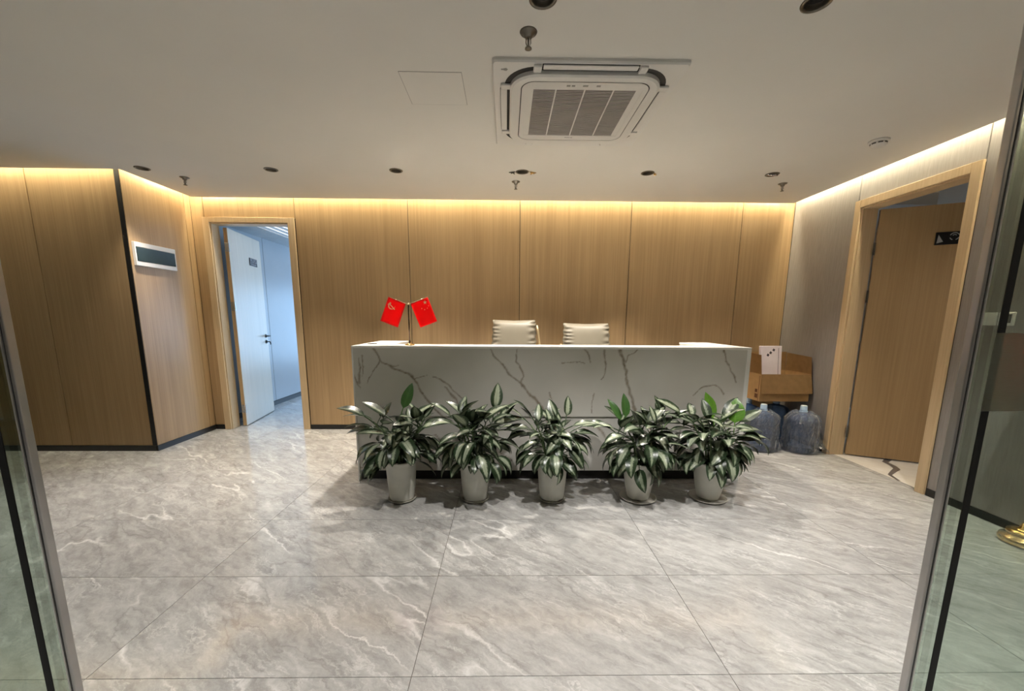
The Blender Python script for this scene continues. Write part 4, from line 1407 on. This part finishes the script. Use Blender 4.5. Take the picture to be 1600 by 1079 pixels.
make_plant(1.525, 2.84, 83, 'rightmost potted variegated plant with two broad bright green leaves on top', P_B, 72, 0.37, 0.40,
           [(0.0, 0.53, 125, 76, 1.0, -.1, 'leaf_green', 'stiff'), (0.14, 0.50, 60, 74, 0.95, .1, 'leaf_green', 'stiff'), (0.02, .56, 25, 48, 1.15, .6, 'leaf_silver', 'stiff'), (-.05, .52, 172, 30, 1.3, -.2, 'leaf_silver', 'stiff'), (.12, .45, 5, 20, 1.35, .2, 'leaf_silver', 'arch')])

# ------------------------------------------------------------------ water bottles and carton in the right corner
def crumple(b, amp, sc, seed):
    for v in b.verts:
        n_ = v.normal
        v.co += n_ * amp * mnoise.noise(v.co * sc + Vector((seed, seed * 2, 0)))
def bottle(x, y, label, wrap=None):
    t = thing('water_bottle', label, 'water bottle', (x, y, 0), group='large water bottles in the corner')
    prof = [(0.02, 0.012), (0.11, 0.0), (0.128, 0.010), (0.134, 0.03), (0.134, 0.10), (0.130, 0.108), (0.130, 0.122), (0.134, 0.13), (0.134, 0.20), (0.130, 0.208), (0.130, 0.222), (0.134, 0.23), (0.134, 0.32),
            (0.131, 0.340), (0.118, 0.362), (0.080, 0.382), (0.036, 0.395), (0.030, 0.408), (0.028, 0.44)]
    obj('body', lathe(BM(), prof, 36, cap=False), 'bottle_blue', t, True)
    obj('neck_ring', lathe(BM(), [(0.030, 0.405), (0.036, 0.408), (0.036, 0.416), (0.030, 0.42)], 24), 'cap_blue', t, True)
    obj('cap', lathe(BM(), [(0.005, 0.470), (0.027, 0.470), (0.030, 0.465), (0.0315, 0.43), (0.034, 0.421), (0.029, 0.418)][::-1], 24), 'cap_blue', t, True)
    obj('cap_seal', lathe(BM(), [(0.004, 0.475), (0.026, 0.475), (0.029, 0.470), (0.004, 0.4702)][::-1], 24), 'cap_white', t, True)
    if wrap:
        b = BM()
        lathe(b, [(0.150, 0.003), (0.152, 0.06), (0.147, 0.13), (0.150, 0.20), (0.148, 0.24), (0.146, 0.27), (0.147, 0.31), (0.145, 0.335), (0.130, 0.365), (0.085, 0.398), (0.050, 0.41)], 64, cap=False)
        b.normal_update()
        for v in b.verts:      # slanting folds
            a_ = math.atan2(v.co.y, v.co.x)
            q = Vector((math.cos(a_) * 2.2 + v.co.z * 5, math.sin(a_) * 2.2 - v.co.z * 4, wrap))
            f_ = 1 - 2.2 * abs(mnoise.noise(q * 2.1))
            v.co += v.normal * 0.016 * max(0, f_)
        crumple(b, 0.014, 30, wrap)
        for v in b.verts:
            v.co.z = max(0.002, v.co.z)
            rr = math.hypot(v.co.x, v.co.y)
            if v.co.z < 0.32 and rr < 0.138:
                v.co.x *= 0.138 / rr; v.co.y *= 0.138 / rr
        obj('plastic_wrap', b, 'cling_film', t, False)
    return t
b1 = bottle(3.035, 3.965, 'large blue water bottle in clear plastic nearest the right door', 3.1)
# loose tail of the wrap trailing on the floor towards the door
b = BM()
rows_ = []
for k in range(15):
    v = k / 14
    row = []
    for i in range(9):
        u_ = i / 8
        x = 0.10 + 0.23 * v - 0.02 * u_
        x = min(x, 0.195)
        y = 0.08 - 0.30 * v * 0.55 - 0.16 * u_ * (1 - 0.5 * v)
        z = (0.36 * (1 - v) ** 1.5) * (1 - u_ * 0.85) + 0.012 + 0.014 * abs(mnoise.noise(Vector((k * 0.9, i * 0.8, 2.0)))) + 0.03 * abs(mnoise.noise(Vector((k * .35, i * .7, 7.))))
        row.append(b.verts.new((x + 0.02 * mnoise.noise(Vector((k * .6, i * .6, 0))), y + 0.02 * mnoise.noise(Vector((k * .6, i * .6, 4))), z)))
    rows_.append(row)
for k in range(14):
    for i in range(8):
        b.faces.new((rows_[k][i], rows_[k + 1][i], rows_[k + 1][i + 1], rows_[k][i + 1]))
obj('wrap_tail', b, 'cling_film', b1)
bottle(2.665, 4.03, 'large blue water bottle in clear plastic behind the rightmost plant', 5.7)
bottle(2.74, 4.42, 'large water bottle in shade under the left part of the carton')
bottle(3.06, 4.42, 'large water bottle in shade under the right part of the carton')

# carton sitting on the two rear bottles
cb = thing('cardboard_box', 'open brown cardboard box resting on the water bottles', 'box', (2.955, 4.36, 0.476))
hx, hy, hz, th = 0.265, 0.20, 0.29, 0.005
def cbox(nm, b_, m='cardboard', par=None):
    return boxo(nm, b_, m, par or cb)
cbox('bottom', (-hx, hx, -hy, hy, 0, th))
fw_ = cbox('front_wall', (-hx, hx, -hy, -hy + th, th, hz))
cbox('back_wall', (-hx, hx, hy - th, hy, th, hz))
lw_ = cbox('side_wall', (-hx, -hx + th, -hy + th, hy - th, th, hz))
cbox('side_wall', (hx - th, hx, -hy + th, hy - th, th, hz))
def flap(nm, quad, m='cardboard'):
    b = BM()
    v = [b.verts.new(q) for q in quad]
    b.faces.new(v)
    bmesh.ops.solidify(b, geom=b.faces[:], thickness=0.004)
    return obj(nm, b, m, cb)
flap('flap', [(-hx, -hy, hz), (hx, -hy, hz), (hx + 0.002, -hy - 0.045, hz - 0.20), (-hx - 0.01, -hy - 0.045, hz - 0.20)])
flap('flap', [(-hx, hy, hz), (hx, hy, hz), (hx + 0.01, hy + 0.03, hz + 0.205), (-hx, hy + 0.03, hz + 0.205)])
flap('flap', [(-hx, hy, hz), (-hx, -hy, hz), (-hx - 0.03, -hy - 0.01, hz + 0.205), (-hx - 0.03, hy, hz + 0.22)])
flap('flap', [(hx, -hy, hz), (hx, hy, hz), (hx - 0.006, hy, hz + 0.20), (hx - 0.004, -hy + 0.02, hz + 0.18)])
# printed marks on the left side
b = BM()
for y0, y1, z0, z1 in ((-0.165, -0.115, 0.03, 0.075), (-0.155, -0.115, 0.09, 0.125), (-0.178, -0.172, 0.0, 0.27)):
    box(b, -hx - 0.0008, -hx, y0, y1, z0, z1)
obj('print', b, 'print_brown', lw_)
# papers standing in it
bk = thing('document_folder', 'white folder with dark marks standing in the cardboard box', 'folder', (2.885, 4.285, 0.482), math.radians(4))
bk.rotation_euler = (math.radians(-6), 0, math.radians(4))
boxo('cover', (-0.115, 0.125, 0, 0.035, 0, 0.575), 'paper', bk, 0.003)
boxo('spine_line', (0.085, 0.089, -0.0012, 0.0, 0.1, 0.55), 'print_dark', bk)
b = BM()
for k, (x, z) in enumerate(((-0.035, 0.475), (-0.005, 0.50), (0.03, 0.53))):
    r_ = 0.018
    b.faces.new([b.verts.new((x + r_ * math.cos(a), -0.0012, z + r_ * math.sin(a))) for a in (0.2, 1.77, 3.34, 4.91)])
obj('printed_marks', b, 'print_dark', bk)

# ------------------------------------------------------------------ floor flag behind the right glass
ff = thing('floor_flag', 'brass-footed floor flag beyond the right glass', 'flag', (3.13, 2.20, 0))
obj('base', lathe(BM(), [(0.01, 0), (0.092, 0), (0.106, 0.012), (0.110, 0.028), (0.102, 0.045), (0.078, 0.05), (0.074, 0.06), (0.082, 0.068), (0.078, 0.08), (0.05, 0.086), (0.03, 0.10), (0.02, 0.13)], 40), 'brass', ff, True)
obj('pole', tube(BM(), [(0, 0, 0.10), (0, 0, 2.2)], 0.013, 12), 'brass', ff, True)
obj('finial', lathe(BM(), [(0.004, 2.2), (0.02, 2.21), (0.024, 2.225), (0.02, 2.24), (0.006, 2.27), (0.002, 2.30)], 16), 'brass', ff, True)
b = BM()
rows_ = []
for k in range(13):
    v = k / 12
    row = []
    for i in range(25):
        u_ = i / 24
        a = u_ * 2 * PI
        r_ = (0.022 + 0.060 * v) * (1 + 0.35 * math.sin(6 * a + v * 2))
        row.append(b.verts.new((r_ * math.cos(a) * 0.9 - 0.11 * v * v, r_ * math.sin(a), 2.15 - 1.22 * v ** 0.9 - (0.05 * math.cos(a) * v))))
    rows_.append(row)
for k in range(12):
    for i in range(24):
        b.faces.new((rows_[k][i], rows_[k][i + 1], rows_[k + 1][i + 1], rows_[k + 1][i]))
obj('flag_cloth', b, 'flag_red', ff, True)
